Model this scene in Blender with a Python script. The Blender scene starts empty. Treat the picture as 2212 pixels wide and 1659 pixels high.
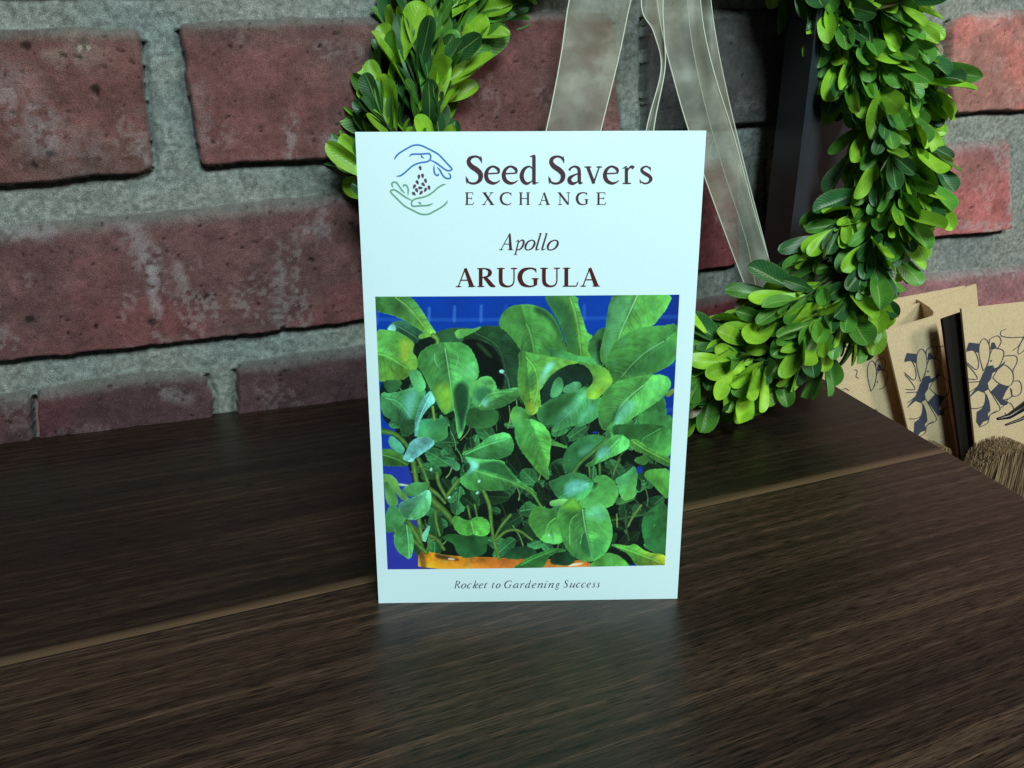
import bpy, math, random
import numpy as np
from mathutils import Vector, Matrix

# ------------------------------------------------------------------ camera, world, light
FPX, CX, CY = 1700.0, 1106.0, 829.5          # focal length / centre, on a 2212 px wide frame
PITCH = math.radians(20.0)
CAM_H = 0.1317
sc = bpy.context.scene
C = sc.collection
cam_d = bpy.data.cameras.new("camera"); cam = bpy.data.objects.new("camera", cam_d); C.objects.link(cam)
cam_d.sensor_width = 36.0; cam_d.lens = 36.0*FPX/2212.0
cam_d.clip_start = 0.005; cam_d.clip_end = 50
cam.location = (0, 0, CAM_H); cam.rotation_euler = (math.pi/2-PITCH, 0, 0)
sc.camera = cam
w = bpy.data.worlds.new("World"); sc.world = w; w.use_nodes = True
w.node_tree.nodes["Background"].inputs[0].default_value = (0.78, 0.86, 0.88, 1)
w.node_tree.nodes["Background"].inputs[1].default_value = 0.065
def area(name, loc, target, size, power, col, sy=None):
    l = bpy.data.lights.new(name, 'AREA'); l.energy = power; l.color = col; l.size = size
    if sy: l.shape = 'RECTANGLE'; l.size_y = sy
    o = bpy.data.objects.new(name, l); C.objects.link(o); o.location = loc
    o.rotation_euler = (Vector(target)-Vector(loc)).to_track_quat('-Z', 'Y').to_euler()
    return o
area("window_light", (0.27, -0.50, 0.80), (0.0, 0.22, 0.08), 0.36, 15.2, (0.74, 0.98, 0.97))
area("side_light", (0.74, 0.05, 0.52), (0.40, 0.42, 0.0), 0.16, 3.1, (1.0, 0.95, 0.86))
sc.view_settings.view_transform = 'Standard'; sc.view_settings.look = 'None'
sc.view_settings.exposure = 0.0; sc.view_settings.gamma = 1.0
sc.view_settings.use_curve_mapping = False
sc.cycles.max_bounces = 6; sc.cycles.transparent_max_bounces = 16

random.seed(7); rng = np.random.RandomState(11)

# ------------------------------------------------------------------ helpers
CAMP = np.array([0, 0, CAM_H])
FW = np.array([0, math.cos(PITCH), -math.sin(PITCH)]); UP = np.array([0, math.sin(PITCH), math.cos(PITCH)])
def ray(x, y):
    return np.array([(x-CX)/FPX, 0, 0]) + (CY-y)/FPX*UP + FW
def at_plane(x, y, p, n):
    d = ray(x, y); p = np.asarray(p, float); n = np.asarray(n, float)
    return CAMP + d*(np.dot(p-CAMP, n)/np.dot(d, n))
def at_depth(x, y, z): return CAMP + ray(x, y)*z
def s2l(c):
    c = np.asarray(c, float)/255.0
    return np.where(c <= 0.04045, c/12.92, ((c+0.055)/1.055)**2.4)
PAPER = s2l((192, 244, 250)); PALB = np.array([.675, .82, .86])    # white paper, the light's cool cast put into its colour
def ink(c):                                   # ink reflectance, relative to the paper it is printed on
    return np.clip(s2l(c)/PAPER*PALB, 0.002, 0.9)

def mesh(name, verts, faces, mat=None, parent=None, smooth=False, col=None, uvs=None):
    me = bpy.data.meshes.new(name)
    verts = np.asarray(verts, dtype=np.float32)
    if isinstance(faces, np.ndarray):
        nf, k = faces.shape
        me.vertices.add(len(verts)); me.vertices.foreach_set('co', verts.ravel())
        me.loops.add(nf*k); me.loops.foreach_set('vertex_index', faces.astype(np.int32).ravel())
        me.polygons.add(nf); me.polygons.foreach_set('loop_start', np.arange(0, nf*k, k, dtype=np.int32))
        me.update(calc_edges=True)
    else:
        me.from_pydata([tuple(map(float, v)) for v in verts], [], faces)
    if smooth: me.polygons.foreach_set('use_smooth', np.ones(len(me.polygons), dtype=bool))
    if col is not None:
        col = np.asarray(col).reshape(-1, np.asarray(col).shape[-1])
        a = me.color_attributes.new('Col', 'FLOAT_COLOR', 'POINT')
        cc = np.ones((len(verts), 4), np.float32); cc[:, :col.shape[1]] = col
        a.data.foreach_set('color', cc.ravel())
    if uvs is not None:                       # per-vertex uv
        u = me.uv_layers.new(name='UV')
        li = np.zeros(len(me.loops), np.int32); me.loops.foreach_get('vertex_index', li)
        u.data.foreach_set('uv', np.asarray(uvs, np.float32)[li].ravel())
    me.update()
    o = bpy.data.objects.new(name, me); C.objects.link(o)
    if mat: me.materials.append(mat)
    if parent:
        o.parent = parent
        o.matrix_parent_inverse = Matrix.Translation(-Vector(parent.location))
    return o
def grid_faces(nu, nv):                       # vertices index = j*nu+i
    i, j = np.meshgrid(np.arange(nu-1), np.arange(nv-1))
    a = (j*nu+i).ravel()
    return np.stack([a, a+1, a+1+nu, a+nu], 1)
def thing(name, label, cat, loc=(0, 0, 0), group=None):
    o = bpy.data.objects.new(name, None); C.objects.link(o); o.location = tuple(map(float, loc))
    o.empty_display_size = 0.01
    tag(o, label, cat, group); return o
def tag(o, label, cat, group=None):
    o['label'] = label; o['category'] = cat
    if group: o['group'] = group
    return o

class NT:
    def __init__(s, name):
        s.m = bpy.data.materials.new(name); s.m.use_nodes = True
        s.t = s.m.node_tree; s.b = s.t.nodes['Principled BSDF']; s.out = s.t.nodes['Material Output']
    def n(s, typ, **kw):
        nd = s.t.nodes.new('ShaderNode'+typ)
        for k, v in kw.items():
            if k.startswith('i_'):
                key = k[2:]; key = int(key) if key.isdigit() else key.replace('_', ' ')
                if hasattr(v, 'is_linked'): s.t.links.new(v, nd.inputs[key])
                else: nd.inputs[key].default_value = v
            else: setattr(nd, k, v)
        return nd
    def link(s, a, b): s.t.links.new(a, b)
    def setb(s, **kw):
        for k, v in kw.items():
            k = k.replace('_', ' ')
            if hasattr(v, 'is_linked'): s.link(v, s.b.inputs[k])
            else: s.b.inputs[k].default_value = v
    def ramp(s, fac, stops, interp='LINEAR'):
        r = s.t.nodes.new('ShaderNodeValToRGB'); r.color_ramp.interpolation = interp
        e = r.color_ramp.elements
        while len(e) < len(stops): e.new(0.5)
        for el, (p, c) in zip(e, stops):
            el.position = p; el.color = (*c, 1) if len(c) == 3 else c
        s.link(fac, r.inputs[0]); return r.outputs[0]
    def mix(s, f, a, b, mode='MIX'):
        m = s.t.nodes.new('ShaderNodeMix'); m.data_type = 'RGBA'; m.blend_type = mode
        for v, k in ((f, 0), (a, 6), (b, 7)):
            if hasattr(v, 'is_linked'): s.link(v, m.inputs[k])
            elif k == 0: m.inputs[k].default_value = v
            else: m.inputs[k].default_value = (*v, 1) if len(v) == 3 else v
        return m.outputs[2]
    def math(s, op, a, b=0.0, c=None):
        m = s.t.nodes.new('ShaderNodeMath'); m.operation = op
        for i, v in enumerate((a, b, c)):
            if v is None: continue
            if hasattr(v, 'is_linked'): s.link(v, m.inputs[i])
            else: m.inputs[i].default_value = v
        return m.outputs[0]
    def bump(s, h, strength, dist):
        b = s.n('Bump'); b.inputs['Strength'].default_value = strength; b.inputs['Distance'].default_value = dist
        s.link(h, b.inputs['Height']); s.link(b.outputs[0], s.b.inputs['Normal'])

def plain(name, col, rough=0.6, spec=0.4, noise=0.0, scale=200, coat=0.0):
    t = NT(name); t.setb(Roughness=rough); t.b.inputs['Specular IOR Level'].default_value = spec
    tc = t.n('TexCoord'); nz = t.n('TexNoise', i_Vector=tc.outputs['Object'], i_Scale=float(scale), i_Detail=4.0)
    c = t.mix(nz.outputs[0], tuple(np.array(col)*(1-noise)), tuple(np.array(col)*(1+noise)))
    t.link(c, t.b.inputs['Base Color'])
    if coat: t.b.inputs['Coat Weight'].default_value = coat
    return t.m

def vnoise(x, y, seed=0):
    r = np.random.RandomState(seed).rand(256, 256)
    xi = np.floor(x).astype(int); yi = np.floor(y).astype(int); fx = x-xi; fy = y-yi
    fx = fx*fx*(3-2*fx); fy = fy*fy*(3-2*fy)
    g = lambda a, b: r[a & 255, b & 255]
    return (g(xi, yi)*(1-fx)+g(xi+1, yi)*fx)*(1-fy)+(g(xi, yi+1)*(1-fx)+g(xi+1, yi+1)*fx)*fy
def fbm(x, y, seed=0, octv=4):
    s = 0; a = 0.5; tot = 0
    for k in range(octv):
        s = s+a*vnoise(x*2**k+k*17.3, y*2**k+k*9.1, seed+k); tot += a; a *= 0.5
    return s/tot
def sstep(a, b, x):
    t = np.clip((x-a)/(b-a), 0, 1); return t*t*(3-2*t)
def chaikin(p, it=2, closed=True):
    p = np.asarray(p, float)
    for _ in range(it):
        if closed:
            q = np.roll(p, -1, 0); p = np.stack([p*.75+q*.25, p*.25+q*.75], 1).reshape(-1, p.shape[1])
        else:
            a, b = p[:-1], p[1:]; m = np.stack([a*.75+b*.25, a*.25+b*.75], 1).reshape(-1, p.shape[1])
            p = np.vstack([p[:1], m[1:-1], p[-1:]])
    return p
def crom(p, n=6):
    p = np.asarray(p, float)
    if len(p) < 3: return np.array([p[0]*(1-t)+p[-1]*t for t in np.linspace(0, 1, n+1)])
    q = np.vstack([2*p[0]-p[1], p, 2*p[-1]-p[-2]]); out = []
    for i in range(1, len(q)-2):
        for t in np.arange(n)/n:
            out.append(.5*((2*q[i])+(-q[i-1]+q[i+1])*t+(2*q[i-1]-5*q[i]+4*q[i+1]-q[i+2])*t*t+(-q[i-1]+3*q[i]-3*q[i+1]+q[i+2])*t**3))
    out.append(q[-2]); return np.array(out)
def inside(px, py, poly):
    c = np.zeros(px.shape, bool); x0, y0 = poly[:, 0], poly[:, 1]; x1, y1 = np.roll(x0, -1), np.roll(y0, -1)
    for a, b, c2, d in zip(x0, y0, x1, y1):
        if b == d: continue
        m = ((b > py) != (d > py)) & (px < (c2-a)*(py-b)/(d-b)+a)
        c ^= m
    return c
def segdist(px, py, pts, closed=False):
    best = np.full(px.shape, 1e9); par = np.zeros(px.shape)
    P = pts if not closed else np.vstack([pts, pts[:1]])
    n = len(P)-1
    for i in range(n):
        ax, ay = P[i]; dx, dy = P[i+1]-P[i]; L = dx*dx+dy*dy+1e-12
        t = np.clip(((px-ax)*dx+(py-ay)*dy)/L, 0, 1)
        d = np.hypot(px-ax-t*dx, py-ay-t*dy); m = d < best
        best = np.where(m, d, best); par = np.where(m, (i+t)/n, par)
    return best, par
def homog(src, dst):
    A = []; b = []
    for (x, y), (u, v) in zip(src, dst):
        A.append([x, y, 1, 0, 0, 0, -u*x, -u*y]); b.append(u)
        A.append([0, 0, 0, x, y, 1, -v*x, -v*y]); b.append(v)
    h = np.linalg.solve(np.array(A, float), np.array(b, float)); return np.append(h, 1).reshape(3, 3)
def hap(H, p):
    p = np.asarray(p, float); q = np.c_[p, np.ones(len(p))] @ H.T; return q[:, :2]/q[:, 2:]

# ------------------------------------------------------------------ brick wall
PHI = math.atan2(0.053, 0.1425)
WP = np.array([-0.067, 0.348, 0.0]); WD = np.array([math.cos(PHI), math.sin(PHI), 0]); WN = np.array([math.sin(PHI), -math.cos(PHI), 0])
def wall_st(x, y, off=0.0):
    p = at_plane(x, y, WP+WN*off, WN); return (np.dot(p-WP, WD), p[2])
# outlines on a 2212 px wide tracing of the courses, laid back onto the plane of the wall;
# colour, pale crust amount, length of the mortar smear on the top edge
BR = [
 ([(-700,-330),(-100,-340),(520,-345),(530,-22),(-100,-16),(-700,-10)], (104,64,60), .2),
 ([(610,-345),(1290,-350),(1300,-30),(615,-26)], (100,60,58), .2),
 ([(1370,-350),(1980,-330),(1985,-36),(1370,-32)], (82,66,64), .2),
 ([(2050,-330),(2900,-330),(2900,-50),(2050,-38)], (190,94,80), .35),
 ([(-700,100),(-300,74),(0,58),(150,56),(300,62),(306,130),(318,260),(330,374),(200,386),(100,397),(0,403),(-300,424),(-700,450)], (103,64,60), .45),
 ([(383,46),(500,38),(860,30),(1100,25),(1330,22),(1338,160),(1346,296),(1150,312),(900,330),(690,346),(560,353),(430,362),(415,270),(400,150)], (108,66,64), .35),
 ([(1402,20),(1700,14),(1980,14),(1976,130),(1970,252),(1700,262),(1402,290)], (80,68,68), .3),
 ([(2062,48),(2100,24),(2212,18),(2500,10),(2500,222),(2212,238),(2066,247),(2052,150)], (176,84,70), .5),
 ([(2570,8),(3100,-6),(3100,190),(2570,218)], (164,90,80), .5),
 ([(-700,560),(-300,520),(0,490),(200,471),(400,452),(700,420),(860,405),(875,540),(885,684),(700,707),(500,733),(300,756),(150,770),(0,786),(-300,815),(-700,860)], (108,62,62), .55),
 ([(940,400),(1200,376),(1480,352),(1596,340),(1600,460),(1604,574),(1300,622),(960,668)], (112,50,52), .3),
 ([(1672,330),(1900,318),(2190,300),(2188,400),(2192,500),(2050,512),(1900,530),(1674,562)], (168,72,68), .8),
 ([(2240,298),(2700,270),(2700,455),(2240,496)], (164,88,80), .5),
 ([(-700,950),(-300,895),(60,845),(66,900),(92,1130),(-700,1260)], (80,50,52), .3),
 ([(72,846),(200,824),(300,809),(400,803),(445,815),(462,880),(470,1090),(98,1130)], (84,48,52), .3),
 ([(512,788),(650,768),(800,748),(1100,712),(1270,694),(1280,1000),(515,1085)], (84,50,54), .3),
 ([(1345,686),(1560,640),(1660,628),(1850,604),(1860,860),(1350,985)], (128,58,62), .4),
 ([(1915,600),(2212,575),(2600,545),(2600,760),(1920,850)], (158,78,84), .7),
 ([(1640,930),(2060,880),(2060,1180),(1640,1270)], (120,60,60), .3),
 ([(2130,865),(2700,800),(2700,1080),(2140,1165)], (140,70,66), .3),
]
GS = 0.0007
s_ax = np.arange(-0.30, 0.66, GS); t_ax = np.arange(-0.135, 0.235, GS)
S, T = np.meshgrid(s_ax, t_ax)
wob = 0.0009
Sw = S + (fbm(S*110, T*110, 3)-.5)*wob*2.2 + (fbm(S*420, T*420, 5)-.5)*wob*.45
Tw = T + (fbm(S*90+50, T*90, 4)-.5)*wob*2.2 + (fbm(S*420, T*420, 6)-.5)*wob*.45
grit = fbm(S*900, T*900, 9, 3); lump = fbm(S*60, T*90, 12, 4); mid = fbm(S*220, T*220, 14, 4)
Hh = 0.0012*(lump-.5) + 0.0011*(mid-.5) + 0.0006*(grit-.5)
mcol = np.array([.242, .252, .232])
colr = mcol*(0.40+1.2*fbm(S*700, T*700, 21, 3)[..., None])*(0.8+.4*lump[..., None])
tint = fbm(S*25, T*35, 23, 3)[..., None]; colr = colr*(1+(tint-.5)*np.array([.35, .15, -.05]))
brmask = np.zeros(S.shape)
for k, (poly, c, crust) in enumerate(BR):
    P = np.array([wall_st(x, y, 0.005) for x, y in poly])
    Pn, Pp = np.roll(P, -1, 0), np.roll(P, 1, 0)
    cl_ = lambda a, b: b+(a-b)*np.minimum(.4, .0028/(np.hypot(*(a-b).T)+1e-9))[:, None]
    P = np.stack([cl_(Pp, P), (cl_(Pp, P)+cl_(Pn, P)+2*P)/4, cl_(Pn, P)], 1).reshape(-1, 2)   # small rounded arrises
    lo = P.min(0)-.012; hi = P.max(0)+.012
    i0, i1 = np.searchsorted(s_ax, [lo[0], hi[0]]); j0, j1 = np.searchsorted(t_ax, [lo[1], hi[1]])
    if i1 <= i0 or j1 <= j0: continue
    sl = (slice(j0, j1), slice(i0, i1)); s, t = Sw[sl], Tw[sl]
    ins = inside(s, t, P); d, _ = segdist(s, t, P, True); d = np.where(ins, d, -d)
    # distance below the top outline -> softer, smeared top edge
    tops = []
    ss = np.linspace(P[:, 0].min(), P[:, 0].max(), 60)
    for q in ss:
        ys = []
        for a, b in zip(P, np.roll(P, -1, 0)):
            if (a[0]-q)*(b[0]-q) <= 0 and a[0] != b[0]: ys.append(a[1]+(b[1]-a[1])*(q-a[0])/(b[0]-a[0]))
        tops.append(max(ys) if ys else P[:, 1].mean())
    tops = np.array(tops); vi = (ss > ss[0]+.011) & (ss < ss[-1]-.011)
    dt = np.interp(s, ss[vi], tops[vi])-t
    tw = (.0055 if k in (9, 10, 13, 14, 15) else .0036)+0.004*(fbm(s*30+k*7, t*5, 31+k)-.4)
    edge = sstep(-.0002, .0011, d); topr = .42+.58*sstep(0.0, 1, dt/tw)
    h = edge*topr*(0.0044+.0015*(fbm(s*14+k, t*20, 40+k)-.5))
    n1 = fbm(s*130+k*3, t*130, 50+k, 5); n2 = fbm(s*38+k*5, t*46, 60+k, 4); n3 = fbm(s*600, t*600, 70+k, 3)
    pit = sstep(.83, .88, fbm(s*480+k*9, t*520, 80+k, 2))
    h = h+edge*(.0011*(n2-.5)+.0008*(n1-.5)+.0003*(n3-.5)-.0012*pit)
    gap = np.exp(-(np.clip(-d, 0, 1)/.0017)**2)*(dt > .004)*(d < 0)
    Hh[sl] = Hh[sl]*(1-edge*.9)+h-.0034*gap*(.85+.3*fbm(s*40, t*40, 90))
    b = s2l(c)*np.array([1.30, 1.26, 1.30])
    b = b+(b.mean()-b)*(.26 if k in (3, 7, 8, 11, 12, 17) else .10)+(.022 if k in (3, 7, 8, 11, 12, 17) else .0)
    bc = b*(0.62+.76*n1[..., None])*(0.75+.5*n2[..., None])*(.66+.68*n3[..., None])
    br = sstep(.44, .66, fbm(s*20+k*11, t*30, 100+k, 4))[..., None]      # browner patches
    bc = bc*(1-br)+bc*np.array([.80, 1.04, 1.02])*br
    cr = .55*crust*(sstep(.60, .70, fbm(s*70+k*13, t*60, 110+k, 5))*sstep(.45, .6, n3)*.7
        + sstep(.56, .66, fbm(s*150+k*5, t*150, 130+k, 3))*sstep(.007, .001, np.abs(d))*(.9 if crust > .6 else .25))
    bc = bc*(1-cr[..., None])+np.array([.40, .40, .40])*cr[..., None]
    sm = (sstep(1.4, .2, dt/tw)*sstep(.2, .6, n1+.2))[..., None]*.75           # mortar smeared over the top edge
    bc = bc*(1-sm)+mcol*(.4+.4*n3[..., None])*sm
    bc = bc*(1-.6*pit[..., None])
    for (hx, hy, hr, pale) in [(180,100,17,1),(207,190,11,0),(110,333,7,0),(55,98,8,0),(120,247,6,0),(325,140,7,0),(330,695,9,0),(60,690,8,0)]:
        hs, ht = wall_st(hx, hy, .005); q = np.hypot((s-hs)/1.25, t-ht)+.0012*(n1-.5)*2; rr_ = hr*.3/FPX
        h = h-.0042*sstep(rr_, rr_*.6, q)*edge; bc = bc*(1-.75*sstep(rr_*1.1, rr_*.5, q)[..., None])
        if pale:
            for ox in (-.0012, .0014):
                q2 = np.hypot((s-hs-ox)*1.3, t-ht+.0004)+.0005*(n1-.5); pm = sstep(.0013, .0009, q2)
                bc = bc*(1-pm[..., None])+np.array([.42, .33, .27])*pm[..., None]; h = h+.003*pm
            pm = (sstep(.014, .002, np.hypot((s-hs+.006)/1.5, (t-ht+.001)))*sstep(.45, .7, n1)*.5)[..., None]; bc = bc*(1-pm)+np.array([.30, .22, .18])*pm
    for (ax, ay, bx, by, wd_, am) in [(628,262,630,345,.0035,.8),(705,300,712,345,.003,.4),(285,505,320,570,.006,.7),(328,570,338,680,.0028,.95),(385,580,400,640,.0028,.45),(608,590,600,690,.004,.35),(20,505,110,500,.004,.6),(640,505,700,490,.004,.5),(15,195,60,260,.012,.45),(110,300,190,330,.010,.3),(300,310,322,350,.002,.8),(430,190,445,300,.004,.3),(360,850,400,860,.004,.5),(2110,25,2180,22,.006,.95),(2075,485,2190,488,.0035,.9),(2185,340,2190,480,.004,.9),(2060,320,2160,315,.004,.6),(2040,600,2200,585,.004,.6)]:
        dd, _ = segdist(s, t, np.array([wall_st(ax, ay, .005), wall_st(bx, by, .005)]))
        pm = (am*.42*sstep(wd_*1.4, wd_*.2, dd)*sstep(.42, .62, fbm(s*420, t*420, 140+k, 3)+.12*np.exp(-(dd/wd_)**2)))[..., None]
        bc = bc*(1-pm)+np.array([.47, .42, .44])*pm
    e = sstep(-.0002, .0006, d)[..., None]
    colr[sl] = colr[sl]*(1-e)+bc*e; brmask[sl] = np.maximum(brmask[sl], e[..., 0])
V = WP+S.ravel()[:, None]*WD+T.ravel()[:, None]*np.array([0, 0, 1])+Hh.ravel()[:, None]*WN
t = NT('brick_and_mortar'); at = t.n('Attribute', attribute_name='Col'); tc = t.n('TexCoord')
nz = t.n('TexNoise', i_Vector=tc.outputs['Object'], i_Scale=2100.0, i_Detail=6.0, i_Roughness=.65)
nz2 = t.n('TexNoise', i_Vector=tc.outputs['Object'], i_Scale=3200.0, i_Detail=2.0)
c = t.mix(1.0, at.outputs['Color'], t.ramp(nz.outputs[0], [(.3, (.52, .52, .52)), (.72, (1.55, 1.52, 1.5))]), 'MULTIPLY')
spk = t.ramp(nz2.outputs[0], [(.735, (0, 0, 0)), (.76, (1, 1, 1))])
c = t.mix(spk, c, (.5, .5, .48)); t.link(c, t.b.inputs['Base Color'])
t.setb(Roughness=.86); t.b.inputs['Specular IOR Level'].default_value = .25
t.bump(nz.outputs[0], 1.0, .0008); MW = t.m
bw = thing('brick_wall', 'old red brick wall with thick grey mortar joints behind the table', 'wall', WP)
mask = brmask > .5
allf = grid_faces(len(s_ax), len(t_ax)); fm = mask.ravel()[allf].mean(1) >= .5
# split into bricks and mortar so each reads on its own
def sub(name, sel, label=None):
    f = allf[sel]; u, inv = np.unique(f.ravel(), return_inverse=True)
    o = mesh(name, V[u], inv.reshape(-1, 4), MW, bw, True, colr.reshape(-1, 3)[u])
    if label: o['label'] = label
sub('bricks', fm); sub('mortar', ~fm)
# body of the wall behind the face
def slab(name, a, b, z0, z1, thick, mat, parent):
    p = [WP+WD*a-WN*.004, WP+WD*b-WN*.004, WP+WD*b-WN*thick, WP+WD*a-WN*thick]
    v = [np.r_[q[:2], z0] for q in p]+[np.r_[q[:2], z1] for q in p]
    return mesh(name, v, [(0,1,2,3),(4,7,6,5),(0,4,5,1),(1,5,6,2),(2,6,7,3),(3,7,4,0)], mat, parent)
slab('wall_core', -0.30, 0.659, -0.135, 0.234, .09, plain('wall_core_brick', (.2,.1,.09), .9), bw)

# ------------------------------------------------------------------ table
Zt = np.array([0, 0, 1.0])
tp = lambda x, y: at_plane(x, y, (0, 0, 0), Zt)
sA, sB = tp(0, 1440), tp(2050, 975)                    # the pale seam between two boards
GD = (sB-sA)/np.linalg.norm(sB-sA); GN = np.array([-GD[1], GD[0], 0])
corner = tp(1770, 813); e2 = tp(2212, 1073)
ED = (e2-corner)/np.linalg.norm(e2-corner)
wl = lambda x: tp(x, 950-.1275*x)
backL = WP-WD*.30+WN*.004; 
k_ = at_plane(1770, 813, (0, 0, 0), Zt)
dc = np.dot(corner-WP, WD)
back0 = tp(1300, 950-.1275*1300)+0
cornerB = corner
pts = [backL, tp(1300, 784.5), cornerB, corner+ED*.42, np.array([.20, -.16, 0]), np.array([-.42, -.16, 0]), np.array([-.42, backL[1], 0])]
pts = [tuple(p) for p in pts]
t = NT('dark_walnut_laminate')
tc = t.n('TexCoord'); mp = t.n('Mapping', vector_type='TEXTURE'); t.link(tc.outputs['Object'], mp.inputs['Vector'])
ang = math.atan2(GD[1], GD[0]); mp.inputs['Location'].default_value = tuple(sA); mp.inputs['Rotation'].default_value = (0, 0, ang)
sp = t.n('SeparateXYZ', i_Vector=mp.outputs[0]); X, Y = sp.outputs[0], sp.outputs[1]
warpn = t.n('TexNoise', i_Scale=9.0, i_Detail=3.0, i_Vector=mp.outputs[0])
Yw = t.math('ADD', Y, t.math('MULTIPLY', t.math('SUBTRACT', warpn.outputs[0], .5), .0045))
board = t.math('FLOOR', t.math('MULTIPLY', Yw, 0))            # single value, boards handled by the seam below
above = t.math('GREATER_THAN', Y, 0.0)
def vec(x, y, z=0.0):
    cx = t.n('CombineXYZ'); 
    for i, v in enumerate((x, y, z)):
        if hasattr(v, 'is_linked'): t.link(v, cx.inputs[i])
        else: cx.inputs[i].default_value = v
    return cx.outputs[0]
Ysh = t.math('ADD', Yw, t.math('MULTIPLY', above, 3.7))
g1 = t.n('TexNoise', i_Scale=1.0, i_Detail=6.0, i_Roughness=.62, i_Vector=vec(t.math('MULTIPLY', X, 7), t.math('MULTIPLY', Ysh, 420)))
g2 = t.n('TexNoise', i_Scale=1.0, i_Detail=4.0, i_Roughness=.6, i_Vector=vec(t.math('MULTIPLY', X, 130), t.math('MULTIPLY', Ysh, 2500)))
g3 = t.n('TexNoise', i_Scale=1.0, i_Detail=3.0, i_Vector=vec(t.math('MULTIPLY', X, 3.5), t.math('MULTIPLY', Ysh, 34)))
base = t.ramp(g1.outputs[0], [(.30, (.0085, .0048, .0034)), (.50, (.0245, .0140, .0098)), (.72, (.062, .038, .0265))])
pores = t.ramp(g2.outputs[0], [(.40, (.16, .14, .12)), (.47, (.95, .95, .95)), (.56, (1.1, 1.1, 1.1)), (.66, (2.0, 1.9, 1.8))])
c = t.mix(1.0, base, pores, 'MULTIPLY')
c = t.mix(1.0, c, t.ramp(g3.outputs[0], [(.3, (.55, .52, .52)), (.7, (1.5, 1.45, 1.3))]), 'MULTIPLY')
# sapwood streak along the far board's edge: sharp on the near side, soft on the far side
wv = t.math('ADD', t.math('MULTIPLY', g3.outputs[0], .0085), .0003)
sap = t.math('MULTIPLY', above, t.math('POWER', t.math('MAXIMUM', t.math('SUBTRACT', 1.0, t.math('DIVIDE', Y, wv)), 0.0), .8))
c = t.mix(t.math('MULTIPLY', sap, .85), c, (.150, .082, .044))
vd = t.n('TexVoronoi', i_Scale=46.0, i_Vector=tc.outputs['Object'])
spk = t.math('LESS_THAN', vd.outputs['Distance'], .013)
rnd = t.n('SeparateColor', i_Color=vd.outputs['Color'])
spk = t.math('MULTIPLY', spk, t.math('GREATER_THAN', rnd.outputs[0], .86))
c = t.mix(spk, c, (.55, .55, .52))
c = t.mix(above, t.mix(1.0, c, (.94, .88, .86), 'MULTIPLY'), t.mix(1.0, c, (.48, .44, .43), 'MULTIPLY'))  # far board's colour darkened for light falling off towards the wall
sv_ = t.n('TexNoise', i_Scale=1.0, i_Detail=3.0, i_Vector=vec(t.math('MULTIPLY', X, 22), t.math('MULTIPLY', Y, 500)))
c = t.mix(t.math('MULTIPLY', sap, t.math('MULTIPLY', sv_.outputs[0], .95)), c, (.17, .10, .055))
nr = t.math('MULTIPLY', t.math('LESS_THAN', t.math('ABSOLUTE', t.math('ADD', Y, .00035)), .00035), .8); c = t.mix(nr, c, (.004, .003, .002))
t.link(c, t.b.inputs['Base Color'])
rg = t.math('ADD', t.math('MULTIPLY', g2.outputs[0], .16), .29); t.setb(Roughness=rg)
t.b.inputs['Specular IOR Level'].default_value = .42
t.bump(t.math('ADD', g2.outputs[0], t.math('MULTIPLY', g1.outputs[0], .5)), .22, .0002)
MT = t.m
tb = thing('table', 'dark walnut table with fine grain and one pale seam, standing against the brick wall', 'table', (0, .1, 0))
n = len(pts)
vv = [(*p[:2], 0.0) for p in pts]+[(*p[:2], -.028) for p in pts]
me_o = mesh('tabletop', vv, [tuple(range(n-1, -1, -1))]+[tuple(range(n, 2*n))]+[(i, (i+1) % n, (i+1) % n+n, i+n) for i in range(n)], MT, tb)
bv = me_o.modifiers.new('bevel', 'BEVEL'); bv.width = .0006; bv.segments = 2
import bmesh
bm = bmesh.new(); bm.from_mesh(me_o.data); bmesh.ops.recalc_face_normals(bm, faces=bm.faces); bm.to_mesh(me_o.data); bm.free()
# low shelf that carries the kraft cards, beyond the table's edge
SHZ = -0.115
ms = plain('dark_shelf_wood', (.035, .025, .02), .5, noise=.4, scale=60)
sh = mesh('shelf', [(-.5,-.3,SHZ),(1.2,-.3,SHZ),(1.2,.9,SHZ),(-.5,.9,SHZ),(-.5,-.3,SHZ-.02),(1.2,-.3,SHZ-.02),(1.2,.9,SHZ-.02),(-.5,.9,SHZ-.02)],
     [(0,1,2,3),(7,6,5,4),(0,4,5,1),(1,5,6,2),(2,6,7,3),(3,7,4,0)], ms)
sh.name = 'ground'; sh['kind'] = 'structure'

# ------------------------------------------------------------------ seed packet
Bl, Brr = tp(818, 1303), tp(1463, 1293)
bd = (Brr-Bl); Wp = np.linalg.norm(bd); bdn = bd/Wp; outn = np.array([bdn[1], -bdn[0], 0])
def topcorners(al):
    nrm = outn*math.cos(al)+Zt*math.sin(al)          # leaning back
    return at_plane(767, 285, Bl, nrm), at_plane(1526, 282, Bl, nrm), nrm
lo, hi = -.2, .5
for _ in range(40):
    m = (lo+hi)/2; a, b, _n = topcorners(m)
    if np.linalg.norm(b-a) < Wp: hi = m
    else: lo = m
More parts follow.
